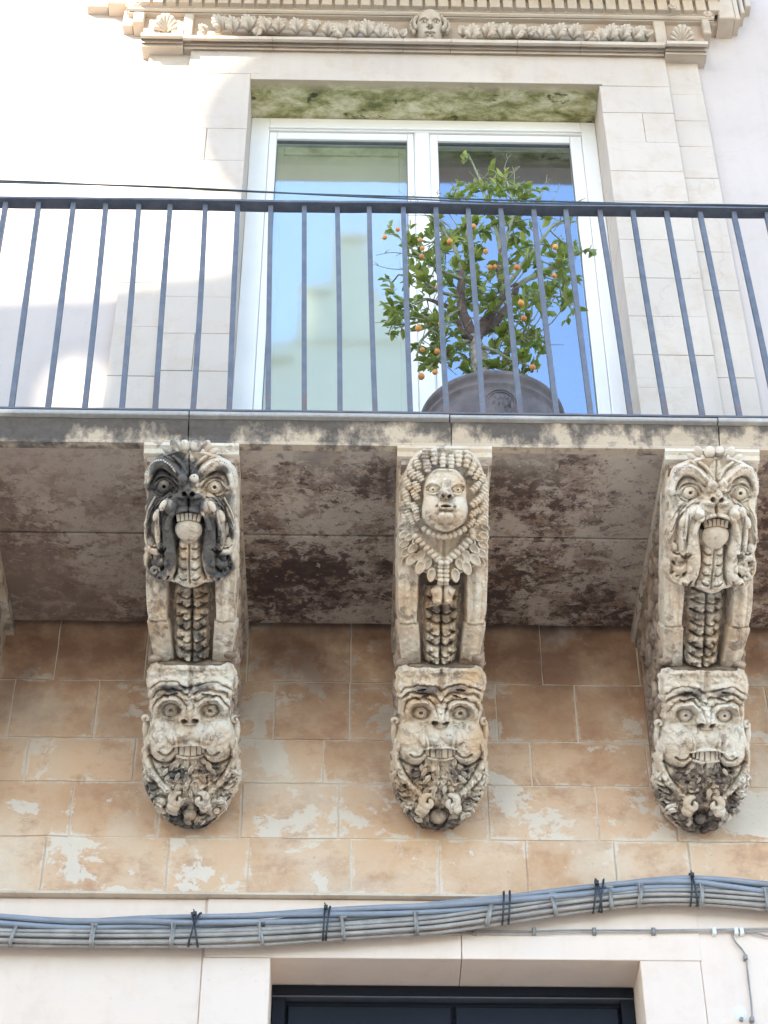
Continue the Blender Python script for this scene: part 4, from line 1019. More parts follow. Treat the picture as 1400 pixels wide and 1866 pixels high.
# ---- the grinning mask at the foot (all three)
def mask_grin(parent, mat, seed, dirt, variant):
    s = 5.33; oy = -(1190 - 815) * 5.33 + 0; lift = -10.0
    f = Field(-490, 490, 125, 1790, 6.0, s, seed, 6)
    ys_ = [125, 170, 300, 560, 750, 950, 1150, 1350, 1500, 1650, 1760, 1790]; base = [60, 90, 110, 110, 150, 190, 185, 160, 120, 60, -20, -60]
    f.H += np.interp(f.Y, ys_, base)
    hwv = np.interp(f.Y, [125, 600, 950, 1300, 1500, 1760], [620, 520, 500, 480, 420, 300])
    f.H += 170 * (np.sqrt(np.clip(1 - (f.AX / hwv) ** 2, 0, 1)) - .75)
    # wrinkled brow: nested ridges round each eye
    e = f.r(190, 575, 1, .95)
    amp = np.clip((e - 95) / 40, 0, 1) * np.clip((360 - e) / 80, 0, 1) * np.clip((640 - f.Y) / 90, 0, 1) * np.clip((f.Y - 150) / 60, 0, 1)
    ph = e + 34 * vnoise(f.gx, f.gy, 80, seed + 20) + 14 * vnoise(f.gx, f.gy, 30, seed + 21)
    f.H += amp * 30 * (np.abs(np.cos(ph * PI / 66)) ** .6 * 2 - 1)
    f.H += np.clip((640 - f.Y) / 60, 0, 1) * 40 * np.exp(-((e - 135) / 36) ** 2)
    for (x, y, rx, ry, a) in ((150, 395, 44, 13, .15), (225, 420, 34, 13, -.35), (185, 330, 44, 11, .1)): 
        if not (variant == 0 and y < 350): f.hole(x, y, rx, ry, 70, a)
    f.hole(192, 572, 98, 78, 66); f.dome(192, 575, 82, 62, 58); f.hole(188, 566, 26, 26, 100); 
    f.ridge([(102, 590), (140, 520), (200, 496), (262, 530), (288, 596)], 15, 22, 10); f.ridge([(108, 604), (160, 640), (220, 644), (275, 610)], 12, 16, 10)
    f.dome(0, 430, 46, 34, 42); f.dome(0, 500, 60, 40, 44)
    f.groove([(0, 160), (0, 390)], 34, 40); f.H -= 70 * np.clip((f.AX - 250) / 200, 0, 1) ** 2 * np.clip((330 - f.Y) / 160, 0, 1)
    f.soft(190, 330, 150, 90, 34)
    # nose with wide nostrils
    f.dome(0, 600, 96, 96, 90, p=.8); f.dome(0, 590, 46, 72, 40); f.dome(66, 640, 52, 50, 40); f.hole(48, 646, 33, 34, 110, .35)
    # muzzle and cheeks
    f.dome(0, 790, 200, 130, 84, p=.6); f.dome(262, 850, 155, 205, 112, .12, p=.62); f.dome(120, 760, 120, 90, 34, p=.8)
    f.groove([(132, 700), (148, 790), (140, 870)], 16, 22)
    f.hole(0, 930, 158, 50, 100)
    f.ridge([(0, 874), (90, 872), (150, 890)], 16, 26, 10)
    f.groove([(145, 905), (190, 968), (250, 975), (290, 945)], 13, 44)
    f.ridge([(120, 985), (60, 1000), (0, 1004)], 16, 30)
    # jagged leafy beard
    f.groove([(400, 1010), (300, 1075), (190, 1080), (150, 1020)], 13, 60)
    rs = np.random.RandomState(seed)
    for i, (a, b) in enumerate((((30, 1040), (110, 1120)), ((40, 1110), (200, 1100)), ((30, 1170), (230, 1150)), ((30, 1230), (240, 1205)), ((22, 1290), (210, 1260)), ((150, 1050), (300, 1080)), ((120, 1180), (330, 1130)))):
        mid = ((a[0] + b[0]) / 2, (a[1] + b[1]) / 2 + 24)
        f.ridge([a, mid, b], 30, 16, 10, 8); f.dome(mid[0], mid[1] - 4, 26, 18, 20, .4); f.hole(mid[0] + 30, mid[1] + 24, 16, 9, 40, -.4)
    f.groove([(0, 1000), (0, 1400)], 11, 14)
    # the smooth strap that frames the beard
    f.ridge([(430, 880), (438, 1010), (380, 1150), (270, 1290), (150, 1390)], 44, 52, 26, 40)
    f.groove([(385, 1010), (345, 1130), (240, 1270)], 10, 36); f.groove([(470, 1020), (420, 1180), (300, 1330)], 10, 36)
    for k in range(7):
        y = 1180 + k * 62; x = 430 - k * 22
        f.dome(x - 20, y, 60, 30, 40, -.5); f.groove([(x - 70, y + 26), (x - 10, y + 34), (x + 30, y + 6)], 9, 50)
    # acanthus foot with a ball in the middle
    f.hole(0, 1560, 150, 105, 80); 
    for (x, y, rx, ry, a) in ((170, 1500, 70, 50, .5), (215, 1560, 70, 44, .1), (180, 1630, 70, 40, -.4), (110, 1690, 66, 34, -.2), (40, 1725, 46, 26, 0), (280, 1470, 60, 44, .4)): f.dome(x, y, rx, ry, 56, a); f.groove([(x - rx * .7, y + ry * .8), (x, y + ry), (x + rx * .7, y + ry * .6)], 9, 40)
    f.H += 44 * vnoise(f.gx, f.gy, 46, seed + 31) * np.clip((f.Y - 1000) / 200, 0, 1) + 34 * vnoise(f.gx, f.gy, 20, seed + 33) * np.clip((f.Y - 1000) / 200, 0, 1)
    f.H += 12 * vnoise(f.gx, f.gy, 30, seed + 41) * np.clip((620 - f.Y) / 200, 0, 1)
    f.outline([(125, 330), (150, 385), (200, 412), (300, 428), (360, 418), (430, 398), (640, 385), (700, 395), (830, 420), (950, 452), (1150, 466), (1300, 460), (1400, 430), (1500, 380), (1600, 320), (1680, 250), (1740, 160), (1785, 30)], 20, 90, 12)
    f.patina(-150, 1150, 190, 110, .62 + dirt * .35); f.patina(170, 1120, 180, 110, .60 + dirt * .35); f.patina(-380, 1380, 120, 180, .6); f.patina(0, 1640, 300, 150, .72 + dirt * .3); f.patina(-250, 1560, 160, 120, .5)
    f.patina(330, 1420, 120, 120, .5 + dirt * .2); f.patina(0, 1330, 90, 110, .45 + dirt * .4); f.patina(-140, 340, 190, 60, .62); f.patina(150, 320, 150, 55, .52); f.patina(-60, 200, 200, 40, .4); f.patina(-330, 700, 60, 120, .35 if variant else 0)
    f.clean(0, 800, 360, 190); 
    erode(f, 9, seed)
    mk = link('grotesque_mask', f.mesh('grin', mat, oy, lift), parent, Matrix.Identity(4))
    ey = eye_mesh('eye', mat, .36 if variant != 2 else .26, .0)
    for sx in (-1, 1):
        small('eye', ey, mk, f, sx * 188, 566, oy, lift, 118, 0, (62, 58, 54))
    tm = tooth_mesh('tooth', mat)
    if variant == 2: T = [(-118, 22, 70), (-82, 26, 84), (-40, 44, 96), (12, 48, 104), (62, 44, 104), (105, 28, 92), (134, 20, 70)]
    else: T = [(-125, 40, 78), (-72, 48, 92), (-18, 54, 96), (40, 54, 96), (94, 46, 90), (134, 28, 72)]
    for (x, w, hh) in T:
        link('tooth', tm, mk, MBS @ Tm(x / s, -(886 + hh / 2 - oy) / s, (262 - abs(x) * .22) / s + lift) @ Rz(random.uniform(-.04, .04)) @ Rx(-.12) @ Sm(w * 1.04 / s, hh / s, 50 / s))
    cm = curl_mesh('volute', mat, .05, 1.0, .50)
    for sx in (-1, 1):
        link('chin_volute', cm, mk, MBS @ Tm(sx * 112 / s, -(1420 - oy) / s, 232 / s + lift) @ Rz(-sx * 1.1) @ Sm(-sx * 92 / s, 92 / s, 80 / s))
        link('chin_knuckle', ell_mesh('k', mat, 14, 7, .05), mk, MBS @ Tm(sx * 155 / s, -(1490 - oy) / s, 215 / s + lift) @ Rz(sx * .4) @ Sm(66 / s, 58 / s, 56 / s))
        # small scrolled ears
        link('ear', cm, mk, MBS @ Tm(sx * 428 / s, -(665 - oy) / s, 60 / s + lift) @ Rz(1.2) @ Sm(sx * 44 / s, 50 / s, 60 / s))
        ers = MB().tube([(sx * 440 / s, -(690 - oy) / s, 40 / s + lift), (sx * 446 / s, -(780 - oy) / s, 34 / s + lift), (sx * 440 / s, -(930 - oy) / s, 20 / s + lift)], [26 / s, 30 / s, 16 / s], 8)
        ers.v = [MBS @ v for v in ers.v]; e_ = ers.mesh('ear_lobe', mat, True); link('ear_lobe', e_, mk, Matrix.Identity(4))
    br = {0: 66, 1: 82, 2: 58}[variant]
    link('chin_ball', ell_mesh('ball', mat, 20, 10, .40 + dirt * .35), mk, MBS @ Tm(-4 / s, -(1600 - oy) / s, 96 / s + lift) @ Sm(br / s, br * .9 / s, br * .9 / s))
    # ragged leaves of the beard and of the foot
    lm = leaf_lump('beard_leaf', mat, .06 + dirt * .12); lm2 = leaf_lump('beard_leaf', mat, .42 + dirt * .25)
    rr = random.Random(seed + 7)
    for row, (y, n_, hw_) in enumerate(((1030, 5, 150), (1085, 6, 215), (1140, 7, 265), (1195, 6, 250), (1250, 5, 200), (1310, 4, 150), (1365, 3, 90))):
        for k in range(n_):
            x = -hw_ + 2 * hw_ * (k + .5) / n_ + rr.uniform(-16, 16); yy = y + rr.uniform(-16, 16); r_ = rr.uniform(32, 50)
            small('beard_leaf', lm2 if rr.random() < .45 + dirt * .3 else lm, mk, f, x, yy, oy, lift, rr.uniform(-8, 12), x * .0028 + rr.uniform(-.5, .5), (r_ * .8, r_ * 1.25, r_))
    for k in range(26):
        a = rr.uniform(0, PI); x = math.cos(a) * rr.uniform(170, 330); yy = 1430 + math.sin(a) * rr.uniform(120, 270)
        if yy > 1730 - abs(x) * .5: continue
        r_ = rr.uniform(34, 54)
        small('foot_leaf', lm2 if rr.random() < .6 else lm, mk, f, x, yy, oy, lift, rr.uniform(-8, 10), -x * .004 + rr.uniform(-.5, .5), (r_, r_ * 1.1, r_))
    for sx in (-1, 1):
        for k in range(7):
            small('side_frond', lm, mk, f, sx * (425 - k * 20 + rr.uniform(-10, 10)), 1160 + k * 58, oy, lift, 0, sx * (.9 + rr.uniform(-.3, .3)), (30, 62, 40))
    return mk

def spine(parent, mat, seed, top):
    s = 4.24; oy = 106
    f = Field(-150, 150, top, 1790, 4.4, s, seed, 5)
    f.H += 18 - 40 * np.clip((f.Y - 1500) / 280, 0, 1)
    y = top + 60; k = 0
    while y < 1790:
        sc_ = 1 - .12 * max(0, (y - 1500) / 300)
        f.dome(44 * sc_, y, 46 * sc_, 56, 58, .2); f.dome(98 * sc_, y - 8, 34, 46, 34, -.5); f.hole(72, y + 16, 12, 14, 30)
        f.groove([(0, y + 54), (50, y + 62), (110, y + 30)], 10, 52); f.dome(26, y + 34, 22, 22, 24)
        y += 96 if k % 2 == 0 else 78; k += 1
    f.groove([(0, top), (0, 1800)], 8, 34)
    f.H += 16 * vnoise(f.gx, f.gy, 26, seed)
    f.outline([(top, 132), (1300, 140), (1500, 128), (1700, 112), (1790, 96)], 16, 50, 12)
    for i in range(6): f.patina(random.uniform(-60, 60), random.uniform(1350, 1780), 90, 70, .5)
    erode(f, 8, seed)
    return link('leaf_spine', f.mesh('spine', mat, oy, -26), parent, Matrix.Identity(4))

def side_rail(parent, mat, seed, sx):
    s = 4.24; oy = 106
    f = Field(-105, 105, 130, 1800, 5, s, seed, 1.6); f.deep = .2
    prof_ = np.interp(f.Y, [130, 400, 900, 1250, 1455, 1465, 1640, 1800], [10, 20, 60, 86, 62, 44, -40, -110])
    f.H += prof_
    cx = np.interp(f.Y, [130, 1300, 1460, 1800], [0, 0, 0, 0]); hw = np.interp(f.Y, [130, 1100, 1300, 1455, 1475, 1800], [90, 90, 86, 76, 92, 84])
    u = f.X / hw
    f.H += 12 * np.cos(u * PI * 1.5) + 30 * np.sqrt(np.clip(1 - u ** 2, 0, 1)) - 20
    f.groove([(-30, 1150), (-24, 1440)], 12, 12, False); f.groove([(34, 1150), (28, 1440)], 12, 12, False)
    f.groove([(-90, 1452), (-30, 1474), (30, 1456), (90, 1474)], 9, 26, False)
    d = hw - np.abs(f.X); f.mask &= d > -6
    f.H = np.where(d < 14, f.H - 170 * np.clip(1 - d / 14, 0, 1) ** 1.5, f.H)
    erode(f, 9, seed); f.patina(0, 1620, 100, 160, .34); f.patina(20, 1200, 40, 200, .22)
    me = f.mesh('rail', mat, oy, -4)
    # shift sideways and lean the lower length inwards
    n = len(me.vertices); co = np.empty(n * 3, np.float32); me.vertices.foreach_get('co', co); co = co.reshape(-1, 3)
    v = (co @ np.array([SD.x, SD.y, SD.z])) / K            # px along the front
    off = np.interp(v, [0, 300, 330, 400], [61, 62, 60, 52]) 
    co[:, 0] = co[:, 0] * 1.0 + sx * off * K
    me.vertices.foreach_set('co', co.ravel()); me.update()
    return link('side_rail', me, parent, Matrix.Identity(4))

def corbel(px, mat, label, kind, seed):
    xc = P(px, 840, Y=YF).x
    root = empty('carved_corbel', (xc, YF, ZS), label, 'corbel', 'carved corbels carrying the balcony')
    m = M[mat]
    def loc(v, w): q = SD * (v * K) + ND * (w * K); return (q.y, q.z)
    # bracket body: side outline extruded
    prf = [loc(4, -40), loc(60, -36), loc(200, -34), loc(325, -34), loc(398, -56), loc(402, -18), loc(560, -22), loc(610, -34), (-YF - .03, -.77), (-YF - .001, -.75), (-YF - .001, -.001), (.02, -.001)]
    MB().prof(prf, -.116, .116).build('bracket_body', M['flank'], root, matrix=Matrix.Identity(4))
    # mouldings where it meets the balcony and the wall
    MB().prof([(-.004, -.001), (-.004, -.012), (.006, -.020), (.012, -.034), (.03, -.040), (-YF - .001, -.040), (-YF - .001, -.001)], -.150, .150).build('top_moulding', m, root, matrix=Matrix.Identity(4))
    MB().prof([(.022, -.041), (.022, -.062), (-YF - .001, -.062), (-YF - .001, -.041)], -.138, .138).build('top_fillet', M['flank'], root, matrix=Matrix.Identity(4))
    zb = -.80
    MB().box(-.128, .128, -YF - .03, -YF - .0005, -.70, -.063, .006).build('back_plate', M['flank'], root, matrix=Matrix.Identity(4))
    for sx in (-1, 1): side_rail(root, m, seed + 3 + sx, sx)
    spine(root, m, seed + 11, 1080 if kind != 'child' else 1180)
    # side scrolls: spirals and leaves in the flank, following the front
    for sx in (-1, 1):
        r0 = random.Random(seed + sx)
        def sp_(u): return Vector((sx * .128, *loc(u, 0)))
        n_in = Vector((0, .742 * .2 + .55, .67 * .2 + .5)).normalized()
        for i, (v, inn, R_) in enumerate(((110, 62, 22), (165, 70, 30), (215, 52, 22), (262, 84, 34), (300, 50, 26), (350, 88, 34), (398, 60, 26), (452, 78, 32), (505, 52, 26), (550, 70, 24), (600, 44, 18), (230, 150, 36), (320, 170, 40), (400, 160, 38), (480, 140, 36), (300, 260, 40), (400, 250, 40), (170, 130, 26))):
            y, z = loc(v, -inn); sc_ = R_ * K * 1.15
            cm = curl_mesh('side_scroll', M['flank'], .15, 1.4, .26)
            Ma = Tm(sx * .120, y, z) @ Ry(sx * PI / 2) @ Rz(i * 1.3 + r0.random()) @ Sm(sc_, sc_ * (1 if i % 2 else -1), .075)
            link('side_scroll', cm, root, Ma)
            lm = ell_mesh('side_leaf', M['flank'], 10, 6, .1)
            for q in range(4):
                a = 1.6 + q * .75 + r0.uniform(-.2, .2)
                yy = y + math.cos(a) * R_ * K * 1.2; zz = z + math.sin(a) * R_ * K * 1.2
                link('side_leaf', lm, root, Tm(sx * .120, yy, zz) @ Rx(a) @ Sm(.024, R_ * K * .7, R_ * K * .3))
    if kind == 'child': mask_child(root, m, seed)
    elif kind == 'roaring_dark': mask_roaring(root, m, seed, True)
    else: mask_roaring(root, m, seed, False)
    mask_grin(root, m, seed + 50, {'roaring_dark': .0, 'child': .15, 'roaring': .55}[kind], {'roaring_dark': 0, 'child': 1, 'roaring': 2}[kind])
    return root

corbel(346.6, 'carvA', 'leftmost full corbel, blackened bearded mask above a grinning mask', 'roaring_dark', 100)
corbel(811.3, 'carvD', 'middle corbel, curly haired child face with ruff above a grinning mask', 'child', 200)
corbel(1301, 'carvC', 'right corbel, cream roaring mask with tongue out above a grinning mask', 'roaring', 300)
# next one to the left: only the mouldings of its flank reach the picture
xc = P(-138, 840, Y=YF).x
cn = empty('carved_corbel', (xc, YF, ZS), 'corbel cut off by the left edge of the picture', 'corbel', 'carved corbels carrying the balcony')
def loc_(v, w): q = SD * (v * K) + ND * (w * K); return (q.y, q.z)
MB().prof([loc_(2, 10), loc_(200, 40), loc_(325, 30), loc_(400, -10), loc_(402, 20), loc_(600, 20), (-YF - .035, -.846), (-YF - .001, -.815), (-YF - .001, -.001), (.02, -.001)], -.128, .128).build('bracket_body', M['carvA'], cn, matrix=Matrix.Identity(4))
MB().prof([(-.004, -.001), (-.004, -.012), (.006, -.020), (.012, -.034), (.03, -.040), (-YF - .001, -.040), (-YF - .001, -.001)], -.156, .156).build('top_moulding', M['carvA'], cn, matrix=Matrix.Identity(4))

# ------------------------------------------------------------------ carved frieze over the window
def acanthus(name='acanthus_leaf'):
    """one curled leaf: fanned ribs bending over"""
    mb = MB(); n = 7
    for k in range(n):
        a = -1.15 + 2.3 * k / (n - 1); L_ = 1.0 - .28 * abs(a)
        pts = []; rr = []
        for q in range(6):
            t = q / 5; rad = L_ * t
            pts.append((math.sin(a) * rad, -.15 - .55 * math.sin(PI * .62 * t), math.cos(a) * rad * (1 - .25 * t * t))); rr.append(.06 + .13 * math.sin(PI * (.15 + .75 * t)))
        mb.tube(pts, rr, 7)
    return mb.mesh(name, M['ashlar_warm'], True)
for i in range(1): LEAF = [acanthus()]
def wput(name, me, px, py, Y, sc, rot=0, parent=us, tilt=0):
    p = P(px, py, Y=Y) - world_loc(us if parent is us else us)
    S_ = Sm(*sc) if hasattr(sc, '__len__') else Sm(sc, sc, sc)
    return link(name, me, parent, Tm(*p) @ Ry(rot) @ Rx(tilt) @ S_)
LF = [(372, 66, .035, -.5), (400, 60, .052, -.2), (424, 62, .05, .2), (452, 60, .052, .1), (482, 62, .05, -.1), (508, 62, .046, .5), (470, 70, .034, 1.2), (540, 64, .048, .2), (570, 64, .045, -.3), (598, 68, .042, .6),
      (618, 74, .052, -.5), (645, 70, .05, -.1), (668, 70, .052, .3), (694, 72, .046, .7), (716, 74, .036, .2), (735, 72, .03, 1.3),
      (842, 70, .036, -1.0), (860, 76, .05, -.4), (890, 74, .052, .1), (918, 74, .05, -.1), (944, 76, .05, .4), (968, 72, .04, .9), (990, 74, .046, -.3), (1018, 74, .05, .1), (1046, 74, .048, -.1), (1070, 78, .036, .8),
      (1092, 80, .045, -.8), (1112, 76, .05, -.2), (1136, 76, .05, .2), (1160, 78, .05, .5), (1180, 74, .034, 1.0)]
for (px, py, r, a) in LF:
    a += -.55 if px < 783 else .55
    wput('acanthus_leaf', LEAF[0], px, py - 1, -.085, (r * 1.15, r * 1.5, r * 1.7), a, us, .45)
    if r > .044: wput('acanthus_leaf', LEAF[0], px + 8, py - 13, -.075, (r * .7, r * .8, r * .95), a + .9, us, .4)
rdm = MB().tube([P(360, 64, Y=-.066), P(480, 57, Y=-.07), P(600, 68, Y=-.066), P(720, 66, Y=-.066)], .016, 8).build('frieze_stem', M['ashlar_warm'], us, True)
rdm = MB().tube([P(850, 72, Y=-.066), P(950, 64, Y=-.07), P(1060, 76, Y=-.066), P(1180, 70, Y=-.066)], .016, 8).build('frieze_stem', M['ashlar_warm'], us, True)
# two fluted shells
for px, py in ((303, 62), (1241, 82)):
    o = MB()
    n = 8
    for k in range(n):
        a0 = -1.45 + 2.9 * k / (n - 1)
        pts = []; rr = []
        for q in range(6):
            t = q / 5; pts.append((math.sin(a0) * .048 * t, -.012 - .03 * math.sin(t * PI * .5), math.cos(a0) * .072 * t)); rr.append(.002 + .0085 * t)
        o.tube(pts, rr, 8)
    o.lathe([(0, -.02), (.02, -.016), (.024, 0)], 12, Rx(PI / 2) @ Tm(0, .004, .02))
    p = P(px, py, Y=-.07) - world_loc(us)
    o.build('shell', M['ashlar_warm'], us, True, Tm(*p) @ Rx(.4) @ Sm(1.15, 1.1, 1.1))
# small cherub head with a wreath of curls
def cherub():
    s = 2.0
    f = Field(-76, 76, -82, 86, 1.6, s, 77, 1.2)
    f.H += 74 * np.sqrt(np.clip(1 - (f.AX / 74) ** 2 - (f.Y / 92) ** 2 * .6, 0, 1)) - 10
    f.dome(36, 30, 36, 38, 16, p=.9); f.ridge([(10, -32), (28, -44), (54, -34)], 8, 8, 5)
    f.hole(34, -22, 22, 13, 9); f.dome(34, -21, 17, 10, 10); f.hole(34, -21, 5, 5, 14)
    f.ridge([(0, -30), (0, 2)], 9, 12, 13, 22); f.dome(12, 6, 10, 9, 12); f.hole(8, 10, 5, 5, 12)
    f.ridge([(0, 30), (20, 34)], 7, 8, 3); f.groove([(0, 39), (24, 38)], 4, 12); f.ridge([(0, 47), (16, 45)], 8, 9, 4); f.dome(0, 66, 24, 16, 12, p=.9)
    f.outline([(-82, 20), (-66, 50), (-30, 70), (20, 75), (52, 72), (74, 52), (86, 20)], 6, 30)
    me = f.mesh('cherub', M['ashlar_warm'], 0, 0)
    A = MBS.to_3x3().inverted()
    for v in me.vertices:
        q = A @ v.co; v.co = Vector((q.x / 560, -q.z / 560 * .8, q.y / 560 * 1.2))
    me.update(); return me
hp = P(783, 53, Y=-.08) - world_loc(us)
ch = link('cherub_head', cherub(), us, Tm(*hp) @ Rx(.55))
cl = ell_mesh('hair_curl', M['ashlar_warm'], 8, 5)
for k in range(34):
    r_ = 1 + .22 * (k % 2); a = -.55 + (PI + 1.1) * k / 33
    link('hair_curl', cl, us, Tm(*(hp + Vector((math.cos(a) * (.074) * r_, -.026 + .016 * (k % 2), .004 + math.sin(a) * .074 * r_)))) @ Sm(.0100, .018, .0115))
# rosettes at the ends of the dentil row
for px, py in ((1226, 12), (1290, 26), (250, 6)):
    q = MB()
    for k in range(7):
        a = 2 * PI * k / 6; rr_ = 0 if k == 6 else .014
        q.lathe([(0, -.010), (.008, -.006), (.010, 0), (0, .004)], 8, Tm(rr_ * math.cos(a), -.006 if k == 6 else 0, rr_ * math.sin(a)) @ Rx(-PI / 2))
    q.build('rosette', M['ashlar_warm'], us, True, Tm(*(P(px, py, Y=-.155) - world_loc(us))))

# ------------------------------------------------------------------ overhead wires in front of the balcony
wire = empty('overhead_wires', P(0, 330, Y=-1.35), 'pair of thin dark wires crossing in front of the railing top', 'wires')
def catmull(pts, n=10):
    pts = [Vector(p) for p in pts]; out_ = []
    q = [pts[0] * 2 - pts[1]] + pts + [pts[-1] * 2 - pts[-2]]
    for i in range(1, len(q) - 2):
        for k in range(n):
            t = k / n; out_.append(.5 * ((2 * q[i]) + (q[i + 1] - q[i - 1]) * t + (2 * q[i - 1] - 5 * q[i] + 4 * q[i + 1] - q[i + 2]) * t * t + (3 * q[i] - q[i - 1] - 3 * q[i + 1] + q[i + 2]) * t ** 3))
    return out_ + [pts[-1]]
for k, dy in enumerate((0, 3.2)):
    pl = [(-500, 318), (0, 329), (190, 337), (330, 343), (480, 350), (620, 355), (760, 359), (900, 364), (1050, 368), (1200, 372), (1400, 376), (1900, 384)]
    pts = [P(x, y + dy * (math.sin(x * .006 + 2 * k + .6) * (1 if k else .2)) + k * 1.5, Y=-1.35 - .004 * k) for x, y in pl]
    MB().tube(catmull(pts), .0030, 6).build('wire', M['wire'], wire, True)

# ------------------------------------------------------------------ cable bundles on the lower wall
bl = [(-420, 1664), (-160, 1668), (0, 1679), (125, 1684), (250, 1681), (355, 1680), (480, 1675), (594, 1668), (700, 1662), (800, 1654), (922, 1643), (1010, 1633), (1090, 1623), (1175, 1613), (1262, 1609), (1330, 1613), (1400, 1620), (1560, 1632), (1900, 1640)]
gr = [(-420, 1690), (-160, 1696), (0, 1705), (160, 1708), (250, 1708), (355, 1707), (480, 1703), (594, 1696), (700, 1689), (800, 1681), (922, 1664), (1010, 1651), (1090, 1641), (1175, 1633), (1262, 1632), (1330, 1636), (1400, 1642), (1560, 1656), (1900, 1668)]
YC = -.035
blue = empty('blue_cable_bundle', P(700, 1655, Y=YC), 'twisted bundle of blue grey cables slung across the lower wall', 'cables')
grey = empty('grey_cable_bundle', P(700, 1685, Y=YC), 'flat bundle of pale grey cables held by metal clips under the blue cables', 'cables')
def bundle(path, n, rad, spread_y, spread_z, twist, mat, par, ph):
    c0 = catmull([P(x, y, Y=YC) for x, y in path], 12)
    for k in range(n):
        pts = []
        for i, p in enumerate(c0):
            a = 2 * PI * k / n + twist * p.x + ph + .5 * mnoise.noise(Vector((p.x * 1.6, k * 7.1, ph)))
            wv = .0022 * mnoise.noise(Vector((p.x * 5, k * 3.3, 9)))
            pts.append(p + Vector((0, spread_y * math.cos(a), spread_z * math.sin(a) + wv)))
        MB().tube(pts, rad[k % len(rad)], 8, False).build('cable', M[mat], par, True)
bundle(bl, 4, [.0095, .0105, .009, .010], .011, .0150, 2.8, 'cab_blue', blue, .4)
c0 = catmull([P(x, y, Y=YC) for x, y in gr], 12)
for k, (oy_, oz_, r_) in enumerate(((.006, .0245, .0062), (-.004, .015, .0068), (.010, .006, .0062), (-.008, -.001, .0066), (.004, -.010, .0060), (-.004, -.020, .0068), (.010, -.027, .0058))):
    pts = [p + Vector((oy_ + .004 * mnoise.noise(Vector((p.x * 2, k * 5, 1))), 0, 0)).yxz * 1 + Vector((0, 0, oz_ * 1.0 + .0075 * mnoise.noise(Vector((p.x * 1.8, k * 4.7, 3))))) for p in c0]
    MB().tube(pts, r_, 8, False).build('cable', M['cab_grey'], grey, True)
def ypath(path, x):
    for (a, b), (c_, d) in zip(path, path[1:]):
        if a <= x <= c_: return b + (d - b) * (x - a) / (c_ - a)
def band(px, cy, hz, hy, w, mat, par, name, tilt=0.0, th=.0018):
    """strap round a bundle: an oval ring, w wide along x"""
    p = P(px, cy, Y=YC); n = 20; vs = []; fs = []
    for r_, xx in ((1, -w / 2), (1, w / 2), (0, w / 2), (0, -w / 2)):
        for k in range(n):
            a = 2 * PI * k / n; q = Vector((xx, math.cos(a) * (hy + th * r_), math.sin(a) * (hz + th * r_)))
            q.x += tilt * q.z; vs.append(p + q)
    for j in range(4):
        for k in range(n):
            q = (k + 1) % n; a, b = j * n, ((j + 1) % 4) * n
            fs.append((a + k, a + q, b + q, b + k))
    return MB().add(vs, fs).build(name, M[mat], par, True)
for x in (26, 170, 315, 475, 625, 758, 892, 1008, 1112, 1167, 1278, 1396):
    y = ypath(gr, x); t = random.uniform(-.25, .25)
    band(x, y, .037, .021, random.uniform(.011, .015), 'clip', grey, 'clip', t)
    p = P(x, y, Y=YC)
    MB().box(p.x - .012, p.x + .012, YC - .014, YC + .05, p.z + .033, p.z + .042, .002).build('clip_head', M['clip'], grey)
    if random.random() < .7: MB().tube([(p.x - .003, YC - .022, p.z + .036), (p.x - .002, YC - .022, p.z - .034)], .0028, 6).build('clip_edge', M['clip'], grey)
for x, tl, m_ in ((355, .28, 1), (355, -.22, 1), (591, .05, 1), (598, .1, 1), (917, .08, 1), (928, .08, 1), (1084, .15, 1), (1091, -.1, 1), (1096, .2, 1), (1259, .12, 1), (1264, -.1, 1)):
    y = (ypath(gr, x) + ypath(bl, x)) / 2
    band(x, y + 1, .0565, .027, .006, 'tie', blue, 'cable_tie', tl, .003)
for x in (355, 594, 1262, 1088):
    y = ypath(bl, x) - 14; p = P(x, y, Y=YC - .03)
    MB().box(p.x - .006, p.x + .006, p.y - .006, p.y + .004, p.z - .006, p.z + .008, .002).build('tie_head', M['tie'], blue)
    MB().tube([p, p + Vector((-.002, -.004, .010)), p + Vector((-.005, -.003, .015))], .002, 5).build('tie_tail', M['tie'], blue)
# thin pair of wall cables and the drop cable
thin = empty('thin_wall_cable', P(1050, 1697, Y=.012), 'thin pale cable clipped to the lintel, running right from the big bundle', 'cable')
for k, o in enumerate((0, 4.5)):
    pts = [P(x, y + o * (1 - .7 * min(1, max(0, (x - 900) / 500))) , Y=.011 - .002 * k) for x, y in ((745, 1697), (830, 1698), (870, 1697), (973, 1697), (1030, 1695), (1083, 1695), (1191, 1695), (1302, 1694), (1400, 1692), (1600, 1690), (1900, 1688))]
    MB().tube(catmull(pts, 6), .0026, 6, False).build('cable', M['cab_grey'], thin, True)
for x in (865, 973, 1083, 1191, 1302, 1342, 1352):
    p = P(x, 1697, Y=.01)
    MB().box(p.x - .006, p.x + .006, p.y - .008, p.y + .012, p.z - .012, p.z + .010, .003).build('cable_clip', M['lamp_white' if x > 1300 else 'clip'], thin)
drop = empty('drop_cable', P(1350, 1720, Y=.012), 'dark thin cable curling down from the clipped cable at the right edge', 'cable')
pts = [P(x, y, Y=.012) for x, y in ((1352, 1697), (1340, 1698), (1335, 1705), (1341, 1717), (1352, 1730), (1359, 1742), (1362, 1765), (1366, 1800), (1370, 1835), (1371, 1875), (1372, 1990))]
MB().tube(catmull(pts, 8), .0030, 6, False).build('cable', M['clip'], drop, True)
